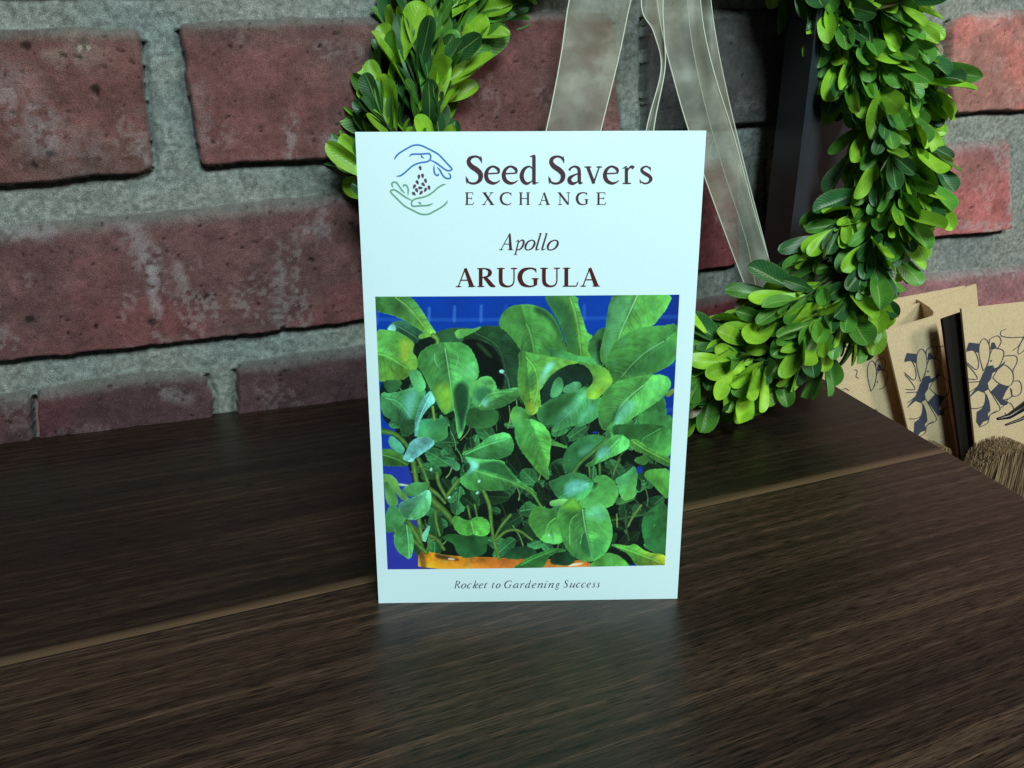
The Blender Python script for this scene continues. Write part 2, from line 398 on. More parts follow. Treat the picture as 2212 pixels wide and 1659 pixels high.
    # leaning further back puts the top farther away and makes it wider
w_lo = np.linalg.norm(topcorners(0.0)[1]-topcorners(0.0)[0]); w_hi = np.linalg.norm(topcorners(.2)[1]-topcorners(.2)[0])
lo, hi = -.2, .5
for _ in range(50):
    m = (lo+hi)/2; a, b, _n = topcorners(m)
    if (np.linalg.norm(b-a) < Wp) == (w_hi > w_lo): lo = m
    else: hi = m
Tl, Tr, PN = topcorners(m)
print('packet W %.4f H %.4f lean %.2f deg' % (Wp, np.linalg.norm(Tl-Bl), math.degrees(m)))
K = 2212/3264.
HP = homog([(767, 285), (1526, 282), (1463, 1293), (818, 1303)], [(0, 1), (1, 1), (1, 0), (0, 0)])
def pk(u, v, off=0.0):
    u = np.asarray(u, float); v = np.asarray(v, float)
    p = ((1-u)*(1-v))[..., None]*Bl+(u*(1-v))[..., None]*Brr+(u*v)[..., None]*Tr+((1-u)*v)[..., None]*Tl
    bul = .0011*np.sin(np.pi*np.clip(u, 0, 1))**.8*np.sin(np.pi*np.clip(v, 0, 1))**.7 + .00025*np.sin(u*5+v*3)*np.sin(np.pi*np.clip(v, 0, 1))
    return p+PN*(bul+off)[..., None]
def px2uv(p): return hap(HP, np.asarray(p, float)*K)      # 3264-wide photo pixels -> packet uv
t = NT('white_paper'); tc = t.n('TexCoord'); nz = t.n('TexNoise', i_Vector=tc.outputs['Object'], i_Scale=1400.0, i_Detail=4.0)
t.link(t.mix(nz.outputs[0], tuple(PALB*.98), tuple(PALB*1.02)), t.b.inputs['Base Color']); t.setb(Roughness=.42)
t.bump(nz.outputs[0], .10, .0001); MP = t.m
pack = thing('seed_packet', 'white paper seed packet with arugula photo standing upright on the dark table', 'seed packet', (Bl+Brr)/2)
nu, nv = 61, 91
U, Vv = np.meshgrid(np.linspace(0, 1, nu), np.linspace(0, 1, nv))
fr = pk(U, Vv).reshape(-1, 3); bk = (2*pk(U, Vv, 0)*0+(((1-U)*(1-Vv))[..., None]*Bl+(U*(1-Vv))[..., None]*Brr+(U*Vv)[..., None]*Tr+((1-U)*Vv)[..., None]*Tl)-PN*(.0006+.0012*np.sin(np.pi*U)*np.sin(np.pi*Vv))[..., None]).reshape(-1, 3)
F = grid_faces(nu, nv).tolist(); N = nu*nv
F2 = [[q+N for q in f[::-1]] for f in F]
bl = [i for i in range(nu)]+[j*nu+nu-1 for j in range(1, nv)]+[(nv-1)*nu+i for i in range(nu-2, -1, -1)]+[j*nu for j in range(nv-2, 0, -1)]
nb = len(bl); F3 = [[2*N+i, 2*N+nb+i, 2*N+nb+(i+1) % nb, 2*N+(i+1) % nb] for i in range(nb)]
mesh('envelope', np.vstack([fr, bk, fr[bl], bk[bl]]), F+F2+F3, MP, pack, True)

def inkmat(name, c):
    t = NT(name); tc = t.n('TexCoord'); nz = t.n('TexNoise', i_Vector=tc.outputs['Object'], i_Scale=2500.0)
    a = ink(c); t.link(t.mix(nz.outputs[0], tuple(a*.9), tuple(a*1.1)), t.b.inputs['Base Color']); t.setb(Roughness=.5)
    t.b.inputs['Specular IOR Level'].default_value = .3
    return t.m
class Ink:                                   # strokes and fills collected in photo pixels, laid on a surface
    def __init__(s, mp): s.v = []; s.f = []; s.mp = mp; s.k = 0
    def strip(s, pts, wd, n=6):
        p = crom(np.c_[pts, wd], n); xy = p[:, :2]; ww = np.abs(p[:, 2])
        d = np.gradient(xy, axis=0); L = np.hypot(*d.T)+1e-9; nn = np.c_[-d[:, 1], d[:, 0]]/L[:, None]
        a = xy+nn*ww[:, None]/2; b = xy-nn*ww[:, None]/2
        q = np.stack([a, b], 1).reshape(-1, 2); i0 = len(s.v)
        P = s.mp(q, 4e-5+s.k*1.5e-6); s.k = (s.k+1) % 18
        s.v += list(P); s.f += [(i0+2*i, i0+2*i+1, i0+2*i+3, i0+2*i+2) for i in range(len(p)-1)]
    def fill(s, poly):
        i0 = len(s.v); P = s.mp(np.asarray(poly, float), 4e-5+s.k*1.5e-6); s.k = (s.k+1) % 18
        s.v += list(P); s.f.append(tuple(range(i0, i0+len(P))))
    def build(s, name, mat, parent):
        # all ink faces the reader
        return mesh(name, s.v, s.f, mat, parent)
on_pack = lambda q, off: pk(*px2uv(q).T, off)

# ---- a hand-drawn old-style serif alphabet: strokes (x, y, thickness), cap height 1
R_ = .12; t_ = .045
def ser(x0, x1, y): return [(x0, y, .03), ((x0+x1)/2, y, .055), (x1, y, .03)]
G = {
'S': [[(.48,.83,.05),(.41,.94,.07),(.27,.975,.07),(.12,.90,.11),(.09,.76,.13),(.18,.62,.15),(.34,.50,.16),(.46,.35,.15),(.45,.16,.13),(.33,.035,.08),(.18,.02,.07),(.07,.08,.06),(.04,.2,.05)],[(.475,.99,.02),(.485,.86,.055),(.50,.73,.015)],[(.03,.01,.02),(.025,.14,.055),(.0,.28,.015)]],
'E': [[(.13,.02,R_),(.13,.98,R_)],[(.0,.975,.045),(.52,.975,.045)],[(.52,.99,.02),(.525,.88,.05),(.54,.79,.015)],[(.13,.52,.05),(.43,.52,.05)],[(.44,.63,.02),(.44,.52,.05),(.44,.41,.02)],[(.0,.025,.045),(.53,.025,.045)],[(.53,.01,.02),(.55,.12,.05),(.59,.23,.015)]],
'X': [[(.10,.97,.14),(.60,.03,.14)],[(.08,.03,.05),(.56,.97,.05)],ser(-.02,.26,.975),ser(.42,.68,.975),ser(-.04,.2,.025),ser(.44,.74,.025)],
'C': [[(.70,.82,.05),(.60,.94,.07),(.42,.98,.07),(.18,.88,.11),(.06,.65,.14),(.06,.40,.14),(.17,.14,.12),(.40,.02,.08),(.58,.04,.06),(.72,.16,.04)],[(.69,.99,.02),(.695,.85,.055),(.71,.72,.015)]],
'G': [[(.68,.84,.05),(.58,.95,.07),(.42,.98,.07),(.18,.88,.12),(.06,.65,.15),(.06,.38,.15),(.17,.13,.12),(.40,.02,.07),(.60,.06,.06),(.65,.1,.05)],[(.655,.99,.02),(.665,.86,.055),(.68,.74,.015)],[(.65,.42,.13),(.65,.08,.11)],ser(.50,.78,.43)],
'H': [[(.14,.02,R_),(.14,.98,R_)],[(.66,.02,R_),(.66,.98,R_)],[(.14,.51,.05),(.66,.51,.05)]]+[ser(a,a+.28,b) for a in (0,.52) for b in (.025,.975)],
'A': [[(.36,.99,.10),(.62,.03,.15)],[(.36,.98,.05),(.09,.03,.045)],[(.18,.36,.045),(.50,.36,.045)],ser(-.02,.21,.025),ser(.47,.77,.025)],
'N': [[(.14,.02,.05),(.14,.96,.05)],[(.10,.97,.13),(.66,.05,.12)],[(.68,.98,.05),(.68,.0,.05)],ser(-.02,.18,.975),ser(.55,.80,.975),ser(.01,.27,.025)],
'R': [[(.14,.02,R_),(.14,.98,R_)],ser(0,.29,.025),[(.0,.975,.04),(.20,.975,.05),(.36,.96,.06),(.50,.85,.11),(.51,.70,.13),(.42,.56,.08),(.20,.50,.045)],[(.30,.52,.10),(.45,.30,.13),(.58,.10,.13),(.74,.01,.04)]],
'U': [[(.14,.98,R_),(.14,.34,R_),(.20,.12,.11),(.38,.02,.07),(.54,.08,.06),(.61,.26,.05),(.62,.50,.05),(.62,.97,.05)],ser(0,.29,.975),ser(.50,.74,.975)],
'L': [[(.13,.02,R_),(.13,.98,R_)],ser(0,.28,.975),[(.0,.025,.045),(.50,.025,.045)],[(.50,.01,.02),(.53,.14,.05),(.57,.27,.015)]],
'e': [[(.08,.36,.045),(.46,.385,.045)],[(.455,.38,.06),(.44,.52,.09),(.28,.62,.065),(.13,.53,.09),(.06,.33,.12),(.11,.13,.12),(.26,.025,.09),(.40,.05,.055),(.50,.13,.025)]],
'd': [[(.42,.55,.04),(.30,.62,.055),(.14,.52,.10),(.06,.30,.13),(.11,.10,.12),(.23,.015,.09),(.34,.06,.05),(.43,.13,.035)],[(.46,1.03,.07),(.465,.9,.105),(.465,.08,.105),(.49,.03,.07)],[(.33,.98,.02),(.40,.985,.05),(.485,1.02,.05)],[(.46,.05,.08),(.53,.035,.045),(.62,.05,.02)]],
'a': [[(.36,.08,.10),(.36,.42,.10),(.33,.56,.09),(.22,.62,.06),(.11,.57,.06),(.06,.48,.08)],[(.36,.375,.04),(.2,.31,.06),(.07,.20,.11),(.08,.07,.12),(.17,.015,.09),(.28,.06,.05),(.36,.13,.035)],[(.36,.1,.10),(.39,.03,.08),(.47,.05,.02)]],
'v': [[(.08,.60,.10),(.29,.02,.10)],[(.275,.01,.06),(.48,.60,.045)],ser(-.04,.21,.60),ser(.38,.58,.60)],
'r': [[(.13,.02,.10),(.13,.58,.10)],ser(.0,.29,.02),[(.0,.55,.02),(.07,.58,.04),(.15,.63,.04)],[(.15,.44,.035),(.23,.57,.055),(.31,.61,.09),(.38,.56,.11)]],
's': [[(.31,.53,.035),(.25,.60,.05),(.17,.62,.05),(.07,.55,.08),(.07,.45,.09),(.17,.36,.105),(.29,.27,.10),(.33,.16,.10),(.25,.04,.06),(.13,.02,.05),(.04,.08,.04)],[(.31,.62,.015),(.315,.54,.04),(.32,.46,.01)],[(.02,.01,.015),(.015,.09,.04),(.0,.18,.01)]],
}
I = dict(G)                                   # italic lower case (leaned afterwards)
I.update({
'o': [[(.26,.61,.05),(.11,.50,.08),(.05,.29,.10),(.09,.08,.08),(.22,.01,.05),(.37,.11,.08),(.43,.33,.10),(.39,.52,.08),(.26,.61,.05)]],
'p': [[(.14,.56,.07),(.14,-.26,.08)],[(.0,.50,.02),(.07,.56,.05),(.14,.61,.04)],[(.15,.42,.03),(.26,.58,.06),(.38,.58,.09),(.44,.42,.10),(.40,.16,.09),(.26,.02,.06),(.15,.06,.04)],[(.03,-.27,.025),(.26,-.27,.025)]],
'l': [[(.14,1.02,.06),(.13,.9,.08),(.11,.14,.085),(.15,.02,.06),(.28,.09,.02)],[(.03,.97,.02),(.15,1.01,.04)]],
'c': [[(.38,.50,.07),(.32,.60,.06),(.22,.61,.05),(.10,.48,.08),(.05,.26,.10),(.11,.06,.09),(.22,.02,.07),(.38,.13,.02)]],
'e': [[(.06,.30,.03),(.28,.36,.04),(.36,.47,.07),(.31,.59,.06),(.20,.60,.05),(.08,.44,.08),(.05,.22,.10),(.11,.04,.08),(.22,.02,.06),(.38,.13,.02)]],
'k': [[(.13,1.02,.06),(.12,.0,.085)],[(.02,.97,.02),(.14,1.01,.04)],[(.13,.28,.03),(.24,.5,.04),(.36,.61,.05),(.40,.50,.07),(.30,.36,.05),(.15,.31,.03)],[(.20,.34,.06),(.30,.10,.09),(.38,.02,.06),(.48,.10,.02)]],
't': [[(.18,.80,.03),(.13,.55,.08),(.11,.15,.085),(.15,.02,.06),(.28,.10,.02)],[(.02,.575,.035),(.32,.59,.035)]],
'a': [[(.38,.58,.05),(.26,.61,.05),(.11,.46,.08),(.05,.22,.10),(.09,.04,.08),(.18,.02,.05),(.30,.18,.03),(.38,.40,.03)],[(.40,.60,.07),(.38,.15,.085),(.42,.02,.06),(.54,.10,.02)]],
'd': [[(.38,.56,.05),(.26,.61,.05),(.11,.46,.08),(.05,.22,.10),(.09,.04,.08),(.18,.02,.05),(.30,.18,.03),(.38,.40,.03)],[(.42,1.02,.06),(.39,.15,.085),(.42,.02,.06),(.54,.10,.02)],[(.30,.97,.02),(.43,1.01,.04)]],
'r': [[(.0,.48,.02),(.09,.59,.05),(.13,.52,.08),(.10,.0,.085)],[(.11,.26,.03),(.22,.52,.05),(.33,.60,.07),(.37,.55,.09)]],
'n': [[(.0,.48,.02),(.09,.59,.05),(.13,.52,.08),(.10,.0,.085)],[(.11,.26,.03),(.24,.53,.05),(.36,.60,.07),(.40,.48,.08),(.37,.12,.085),(.41,.02,.06),(.52,.10,.02)]],
'u': [[(.0,.48,.02),(.08,.59,.05),(.12,.50,.08),(.08,.14,.085),(.14,.02,.07),(.26,.12,.04),(.38,.36,.03)],[(.41,.60,.08),(.38,.14,.085),(.42,.02,.06),(.53,.10,.02)]],
'i': [[(.0,.48,.02),(.09,.59,.05),(.12,.50,.08),(.09,.12,.085),(.13,.02,.06),(.25,.10,.02)],[(.13,.82,.10),(.135,.90,.10)]],
'g': [[(.26,.60,.05),(.12,.52,.08),(.07,.36,.08),(.14,.22,.06),(.25,.22,.06),(.36,.36,.08),(.36,.52,.08),(.26,.60,.05)],[(.35,.57,.03),(.48,.60,.05)],[(.17,.21,.04),(.10,.10,.06),(.22,.02,.07),(.38,-.05,.07),(.36,-.20,.06),(.18,-.28,.05),(.02,-.20,.06),(.05,-.06,.04),(.18,.02,.03)]],
's': [[(.30,.50,.06),(.22,.61,.05),(.13,.58,.06),(.10,.46,.08),(.20,.32,.09),(.26,.16,.09),(.18,.03,.06),(.08,.02,.05),(.01,.12,.06)]],
})
def glyph(I_, strokes, x0, x1, base, cap, bold=1.0, shear=0.0, slope=0.0, xr=None):
    P = []
    for s in strokes: P += [(x+shear*y, y) for x, y, _ in s]
    P = np.array(P); a, b = P[:, 0].min(), P[:, 0].max()
    sx = (x1-x0)/(b-a); wsc = bold*(cap*.62+sx*.38)*(.74 if (shear and bold > 1.3 and strokes is not None and max(q[1] for s_ in strokes for q in s_) < 1.0 and min(q[1] for s_ in strokes for q in s_) > -.05 and max(q[1] for s_ in strokes for q in s_) > .93) else 1)
    for s in strokes:
        a_ = np.array(s, float)
        xs = x0+(a_[:, 0]+shear*a_[:, 1]-a)*sx; ys = base-a_[:, 1]*cap+slope*xs
        I_.strip(np.c_[xs, ys], a_[:, 2]*wsc*np.where(a_[:, 2] > .08, 1.0, 1.0/max(1, bold**.5)))
z6 = lambda x: 1120+x*.5154
y6 = lambda y: 400+y*.5154
maroon = inkmat('maroon_ink', (62, 38, 52))
A = Ink(on_pack)
for ch, a, b in [('S',705,808),('e',829,922),('e',938,1031),('d',1049,1160),('S',1215,1316),('a',1343,1433),('v',1436,1552),('e',1563,1656),('r',1672,1748),('s',1779,1853)]:
    glyph(A, G[ch], z6(a+3), z6(b-3), y6(361), 174*.5154, 1.14)
A.build('name_lettering', maroon, pack)
A = Ink(on_pack)
for ch, a, b in [('E',702,758),('X',806,886),('C',924,990),('H',1034,1104),('A',1154,1229),('N',1272,1353),('G',1394,1466),('E',1512,1574)]:
    glyph(A, G[ch], z6(a+1), z6(b-1), y6(490), 77*.5154, 1.2)
A.build('small_capitals_lettering', maroon, pack)
A = Ink(on_pack)
for ch, a, b in [('A',912,1000),('p',1000,1064),('o',1076,1130),('l',1143,1172),('l',1180,1209),('o',1214,1273)]:
    glyph(A, I[ch], z6(a), z6(b), y6(769), 103*.5154, 1.15, .22)
A.build('variety_lettering', maroon, pack)
A = Ink(on_pack)
for ch, a, b in [('A',642,770),('R',775,893),('U',896,1028),('G',1040,1160),('U',1163,1292),('L',1302,1404),('A',1410,1538)]:
    glyph(A, G[ch], z6(a+3), z6(b-3), y6(1006), 116*.5154, 1.45, 0, -.0035)
A.build('plant_name_lettering', inkmat('dark_maroon_ink', (66, 22, 24)), pack)
A = Ink(on_pack)
ADV = dict(R=.66,o=.50,c=.44,k=.50,e=.44,t=.36,G=.76,a=.56,r=.42,d=.56,n=.56,i=.30,g=.50,S=.56,u=.56,s=.36)
WID = dict(R=.60,o=.40,c=.36,k=.46,e=.36,t=.30,G=.66,a=.50,r=.38,d=.52,n=.50,i=.24,g=.46,S=.46,u=.50,s=.30)
for word, xa, xb in [('Rocket', 760, 945), ('to', 968, 1013), ('Gardening', 1036, 1335), ('Success', 1355, 1552)]:
    tot = sum(ADV[c_]+.09 for c_ in word)-.12; sx = (xb-xa)/tot; x = xa
    for c_ in word:
        a = 1000+x*.5877; b = 1000+(x+WID[c_]*sx)*.5877
        glyph(A, I[c_], a, b, 1750+211*.5877+8.6, 41*.5877, 1.35, .22, -.0062*1.0)
        x += (ADV[c_]+.09)*sx
A.build('tagline_lettering', inkmat('slate_ink', (62, 66, 84)), pack)
z8 = lambda P: np.array([(1220+x*.15676, 440+y*.15676) for x, y in P])
def lstroke(I_, P, w0=33):
    n = len(P); wd = np.full(n, w0*.15676); wd[0] *= .35; wd[-1] *= .45
    I_.strip(z8(P), wd, 7)
A = Ink(on_pack)
for P in [[(238,440),(260,390),(320,320),(420,255),(540,185),(620,150),(710,140),(800,158),(900,205),(1020,265),(1130,330),(1230,430),(1330,540),(1395,610),(1400,645),(1340,665),(1270,640),(1160,560),(1060,490),(960,445)],
          [(540,380),(580,335),(640,325),(780,325),(920,315),(965,340),(975,400),(955,445),(900,480),(800,495),(700,520),(600,570),(520,640),(440,710),(360,765),(280,775)],
          [(785,330),(790,375),(838,412)],[(1048,550),(1040,620),(1050,700),(1090,755),(1130,750),(1140,720)],
          [(1105,590),(1160,650),(1210,740),(1260,800),(1310,820),(1370,815),(1375,760),(1335,710)]]: lstroke(A, P)
lg = A.build('logo_upper_hand', inkmat('blue_ink', (48, 118, 196)), pack)
A = Ink(on_pack)
for P in [[(220,1005),(190,960),(195,910),(240,895),(290,915),(350,1000),(400,1070),(450,1120)],[(420,1000),(425,960),(470,955),(510,1010),(520,1080),(512,1165)],
          [(1315,1265),(1290,1320),(1200,1400),(1050,1485),(940,1540),(850,1552),(750,1535),(620,1470),(450,1380),(300,1240),(180,1120),(160,1080),(190,1055),(250,1055),(350,1120),(480,1210),(600,1268)],
          [(1280,940),(1220,950),(1120,1010),(1020,1100),(900,1175),(780,1210),(680,1230),(610,1270),(585,1320),(600,1370),(640,1385),(780,1375),(900,1370),(960,1355),(1020,1325)],
          [(720,1300),(755,1315),(782,1365)]]: lstroke(A, P)
A.build('logo_lower_hand', inkmat('green_ink', (98, 164, 138)), pack)
A = Ink(on_pack)
for x, y, r in [(763,612,72),(735,790,95),(812,768,80),(705,900,60),(872,870,72),(825,942,45),(643,985,115),(768,1012,0),(942,1008,78),(692,1062,65),(868,1052,118),(635,1130,42),(778,1112,128)]:
    r = math.radians(r); pl = []
    for a in np.linspace(0, 2*math.pi, 18, endpoint=False):
        ex, ey = 48*math.cos(a), 28*math.sin(a)*(1-.35*math.cos(a)); pl.append((x+ex*math.cos(r)-ey*math.sin(r), y+ex*math.sin(r)+ey*math.cos(r)))
    A.fill(z8(pl))
A.build('logo_seeds', inkmat('seed_ink', (76, 68, 88)), pack)

# ---- the printed photograph: painted into a colour grid (a flat print, shading and all)
PT = [(1196.6, 944.6), (2164.7, 938.3), (2119, 1801), (1235.5, 1814)]
NX, NY = 680, 620
HI = homog(PT, [(0, 0), (NX-1, 0), (NX-1, NY-1), (0, NY-1)]); HB = np.linalg.inv(HI)
OFF = {'A': (1180, 920), 'B': (1660, 920), 'C': (1180, 1360), 'D': (1660, 1360)}
def tile(tl, pts): 
    ox, oy = OFF[tl]; q = np.array(pts, float); return hap(HI, np.c_[ox+q[:, 0]*.2773, oy+q[:, 1]*.2773])
PX, PY = np.meshgrid(np.arange(NX, dtype=float), np.arange(NY, dtype=float))
img = np.zeros((NY, NX, 3))
def lerp(a, b, m): return a*(1-m[..., None])+b*m[..., None]
g = PY/NY
img[:] = lerp(np.array([4., 64, 166]), np.array([52., 62, 166]), sstep(.3, .8, g)*sstep(.9, .2, PX/NX))
img = lerp(img, np.array([10., 50, 140])*np.ones(3), sstep(.72, 1.0, PX/NX)*.8)
img *= (0.93+.14*fbm(PX/60, PY/50, 5))[..., None]
def blot(c, m): 
    global img
    img = lerp(img, np.array(c, float), m)
for tl, x, y0, y1, m in [('A',680,220,360,.5),('A',970,205,360,.5),('A',1275,195,360,.5),('B',725,190,340,.35),('A',1560,190,260,.2),('A',88,260,400,.3)]:
    d, _ = segdist(PX, PY, tile(tl, [(x, y0), (x-3, y1)])); blot((90, 140, 215), m*sstep(5, 2.2, d))
for tl, a, b in [('A', (80, 350), (1500, 350)), ('B', (650, 335), (1800, 320)), ('B', (1560, 880), (1780, 860)), ('B', (1640, 1400), (1780, 1380))]:
    d, _ = segdist(PX, PY, tile(tl, [a, b])); blot((70, 120, 205), .35*sstep(6, 2, d))
def leaf(tl, pts, c1, c2=None, axis=None, vein=None, vc=None, soft=.9, side=True, jag=1.0, smooth=2, alpha=1.0, rim=True):
    global img
    P = chaikin(tile(tl, pts), smooth)
    x0, y0 = np.floor(P.min(0)-3).astype(int); x1, y1 = np.ceil(P.max(0)+4).astype(int)
    x0, y0 = max(x0, 0), max(y0, 0); x1, y1 = min(x1, NX), min(y1, NY)
    if x1 <= x0 or y1 <= y0: return
    xx, yy = PX[y0:y1, x0:x1], PY[y0:y1, x0:x1]
    sd = int(abs(P[0, 0]*13+P[0, 1]*7)) % 997
    qx = xx+(fbm(xx/4, yy/4, sd, 2)-.5)*2.4*jag; qy = yy+(fbm(xx/4+9, yy/4, sd+3, 2)-.5)*2.4*jag
    d, _ = segdist(qx, qy, P, True); d = np.where(inside(qx, qy, P), d, -d)+(1.6 if rim else 0)
    m = sstep(-soft, soft, d)*alpha
    ctr = P.mean(0); sz = np.ptp(P, axis=0)
    col = np.ones(xx.shape+(3,))*np.array(c1, float)
    if c2 is not None:
        if axis is None: gg = sstep(0, 1, .5+(xx-ctr[0])/sz[0]*.5+(yy-ctr[1])/sz[1]*.7)
        else:
            q = tile(tl, axis); dv = q[1]-q[0]; gg = sstep(0, 1, ((xx-q[0, 0])*dv[0]+(yy-q[0, 1])*dv[1])/(dv@dv))
        col = lerp(col, np.array(c2, float), gg)
    n = fbm(xx/26, yy/26, sd+5, 3); n2 = fbm(xx/7, yy/7, sd+8, 3)
    gx = ((xx-ctr[0])/(sz[0]+1)*math.cos(sd)+(yy-ctr[1])/(sz[1]+1)*math.sin(sd))
    col = col*(.66+.56*n+.16*n2+.30*gx)[..., None]
    hl = sstep(.60, .80, fbm(xx/20+3, yy/28, sd+11, 3))[..., None]*.20
    lum = np.mean(c1); col = col*(1-hl)+np.array([110, 195, 165])*min(1, lum/110)*hl
    if vein is not None:
        vp = crom(tile(tl, vein), 5); dv, par = segdist(xx, yy, vp)
        vcc = np.array(vc if vc is not None else np.minimum(np.array(c1)*1.35+18, 235), float)
        if side:
            L = np.hypot(*(vp[-1]-vp[0])); sv = (par*max(3, L/26)-dv/22+n*.9) % 1.0
            ms = 0*sstep(.10, .0, np.abs(sv-.5)-.02)*sstep(L*.35, 3, dv)*.16
            col = lerp(col, vcc*.9, ms); col = col*(1-.06*sstep(.3, .04, np.abs(sv-.72)))[..., None]
        col = lerp(col, vcc, sstep(2.0, .6, dv)*(.35+.4*(1-par)))
        sg = np.sign((xx-vp[0, 0])*(vp[-1, 1]-vp[0, 1])-(yy-vp[0, 1])*(vp[-1, 0]-vp[0, 0]))
        col = col*(1+.13*sg*np.clip(dv/6, 0, 1))[..., None]
        if side and L > 22:
            wmax = min(sz)*.42
            for j in range(1, 9):
                i_ = int((len(vp)-2)*j/9); pdir = vp[i_+1]-vp[i_]; pdir = pdir/(np.hypot(*pdir)+1e-9)
                for q_ in (-1, 1):
                    nd = np.array([-pdir[1], pdir[0]])*q_; c1_ = vp[i_]+(nd*.45+pdir*.25)*wmax; c2_ = vp[i_]+(nd*.85+pdir*.85)*wmax
                    db, pb = segdist(xx, yy, np.array([vp[i_], c1_, c2_]))
                    col = lerp(col, vcc, sstep(1.5, .4, db)*.16*(1-pb)*sstep(2, 4, dv)); db2, _q = segdist(xx-pdir[0]*2.2, yy-pdir[1]*2.2, np.array([vp[i_], c1_, c2_])); col = col*(1-.12*sstep(2.6, .5, db2)*(1-.6*pb)*sstep(2.5, 5, dv))[..., None]
        col = col*(1-.12*sstep(6, 2, dv)*sstep(1.5, 2.5, dv))[..., None]
    if rim:
        rr = sstep(2.6, .8, d)*.28*sstep(.3, .7, n2+.1); col = lerp(col, np.minimum(np.array(c1, float)*1.25+15, 235), rr)
    img[y0:y1, x0:x1] = img[y0:y1, x0:x1]*(1-m[..., None])+np.clip(col, 0, 255)*m[..., None]
    # a darker contact line just outside, as real overlapping leaves show
def shade(tl, pts, c, a=.8, soft=5, sm=2): leaf(tl, pts, c, None, None, None, None, soft, False, .5, sm, a, False)
def stem(tl, pts, wd, c):
    global img
    P = crom(tile(tl, pts), 6); d, par = segdist(PX, PY, P); wp = wd*(1-.25*par)
    m = sstep(wp/2+.8, wp/2-.6, d); cc = np.array(c, float)*(1.15-.5*(d/(wp/2+.5)))[..., None]*(.85+.3*fbm(PX/9, PY/9, 77, 2))[..., None]
    img = img*(1-m[..., None])+np.clip(cc, 0, 255)*m[..., None]
DK = (14, 32, 24)
leaf('A', [(480,560),(800,500),(1500,440),(2100,560),(2700,800),(3350,1150),(3440,1700),(3400,3050),(3380,3200),(700,3080),(600,2960),(500,2230),(440,2030),(300,1587),(130,1500),(100,1050),(300,1000)], DK, None, rim=False, side=False)
r2 = np.random.RandomState(4)
for k in range(300):                          # dim leaves and stalks deep in the pot
    x = r2.uniform(350, 3300); y = r2.uniform(1000, 3000)
    if x < 550 and y > 1900: continue
    a = r2.uniform(0, 6.28); L = r2.uniform(60, 190); wd_ = L*r2.uniform(.35, .7); b = r2.uniform(.35, 1.45)
    if r2.rand() < .45:
        stem('A', [(x, y), (x+L*math.cos(a)*.5+20, y-L*.7), (x+L*math.cos(a), y-L*1.5)], r2.uniform(1.6, 4), np.array([78, 110, 66])*b)
    else:
        ca, sa = math.cos(a), math.sin(a)
        pl = [(x+ca*u*L-sa*v*wd_, y+sa*u*L+ca*v*wd_) for u, v in [(-1,0),(-.5,.7),(.2,1),(.8,.6),(1,0),(.8,-.7),(.1,-1),(-.6,-.6)]]
        leaf('A', pl, np.array([44, 92, 56])*b, None, None, [pl[0], pl[4]])
LG = (88, 164, 78)
leaf('A', [(195,480),(220,420),(290,375),(390,370),(500,420),(600,490),(560,560),(540,620),(480,590),(360,520),(300,490)], (48,96,72), None, None, [(300,420),(450,500),(560,580)])
shade('A', [(195,480),(215,430),(270,390),(300,440),(300,490)], (150,215,220), .95, 2)
leaf('A', [(55,85),(290,80),(460,85),(560,200),(640,330),(700,430),(760,510),(700,540),(640,545),(590,570),(555,545),(590,520),(640,510),(560,450),(450,380),(330,320),(200,280),(55,250)], (86,158,84), (112,172,72), None, [(290,95),(430,200),(560,350),(670,490)], (160,200,120))
leaf('A', [(55,465),(200,480),(310,490),(430,560),(510,620),(480,700),(500,760),(540,790),(550,920),(450,930),(440,1000),(370,1035),(250,1040),(150,1060),(60,1040)], (86,154,74), (110,160,66), None, [(95,750),(200,770),(300,830),(430,910)])
shade('A', [(350,560),(470,600),(500,640),(470,730),(420,860),(360,800),(350,700)], (160,182,60), .7, 10)
leaf('A', [(750,510),(870,460),(990,450),(1100,455),(1180,460),(1140,500),(1090,550),(1050,590),(1040,620),(900,615),(800,620),(760,560)], (46,92,58))
leaf('A', [(1040,570),(1130,500),(1280,430),(1480,425),(1580,470),(1680,600),(1720,690),(1710,780),(1690,900),(1700,1000),(1720,1110),(1600,1140),(1560,1100),(1530,850),(1480,720),(1380,620),(1200,560)], (38,80,48), (30,62,40), None, [(1200,500),(1400,600),(1500,720),(1550,900),(1600,1130)], (70,112,78))
shade('A', [(1050,600),(1200,550),(1400,680),(1510,850),(1560,1100),(1450,1150),(1330,1000),(1240,1000),(1230,850),(1160,680)], (8,20,16), .95, 4)
leaf('A', [(975,480),(1080,460),(1180,465),(1290,430),(1160,500),(1080,540),(1040,560),(990,550)], (92,160,84), None, None, None)
shade('A', [(1210,620),(1260,610),(1400,760),(1390,790),(1300,720)], (70,110,70), .6, 5)
stem('A', [(1500,935),(1570,1010),(1600,1140)], 5, (70,110,90)); shade('A', [(1480,925),(1520,915),(1545,940),(1520,965),(1485,960)], (140,215,200), .95, 2)
leaf('A', [(1480,430),(1500,320),(1560,230),(1700,180),(1881,185),(2011,240),(2101,320),(2161,430),(2201,540),(2231,640),(2276,720),(2181,730),(2031,760),(1881,750),(1731,700),(1700,640),(1640,560),(1560,470)], (78,146,72), (70,130,66), None, [(1790,400),(1826,470),(1861,600),(1881,740)], (120,180,110))
shade('B', [(150,200),(260,230),(370,330),(430,430),(480,560),(430,540),(370,420),(280,320),(180,280)], (34,74,46), .8, 7)
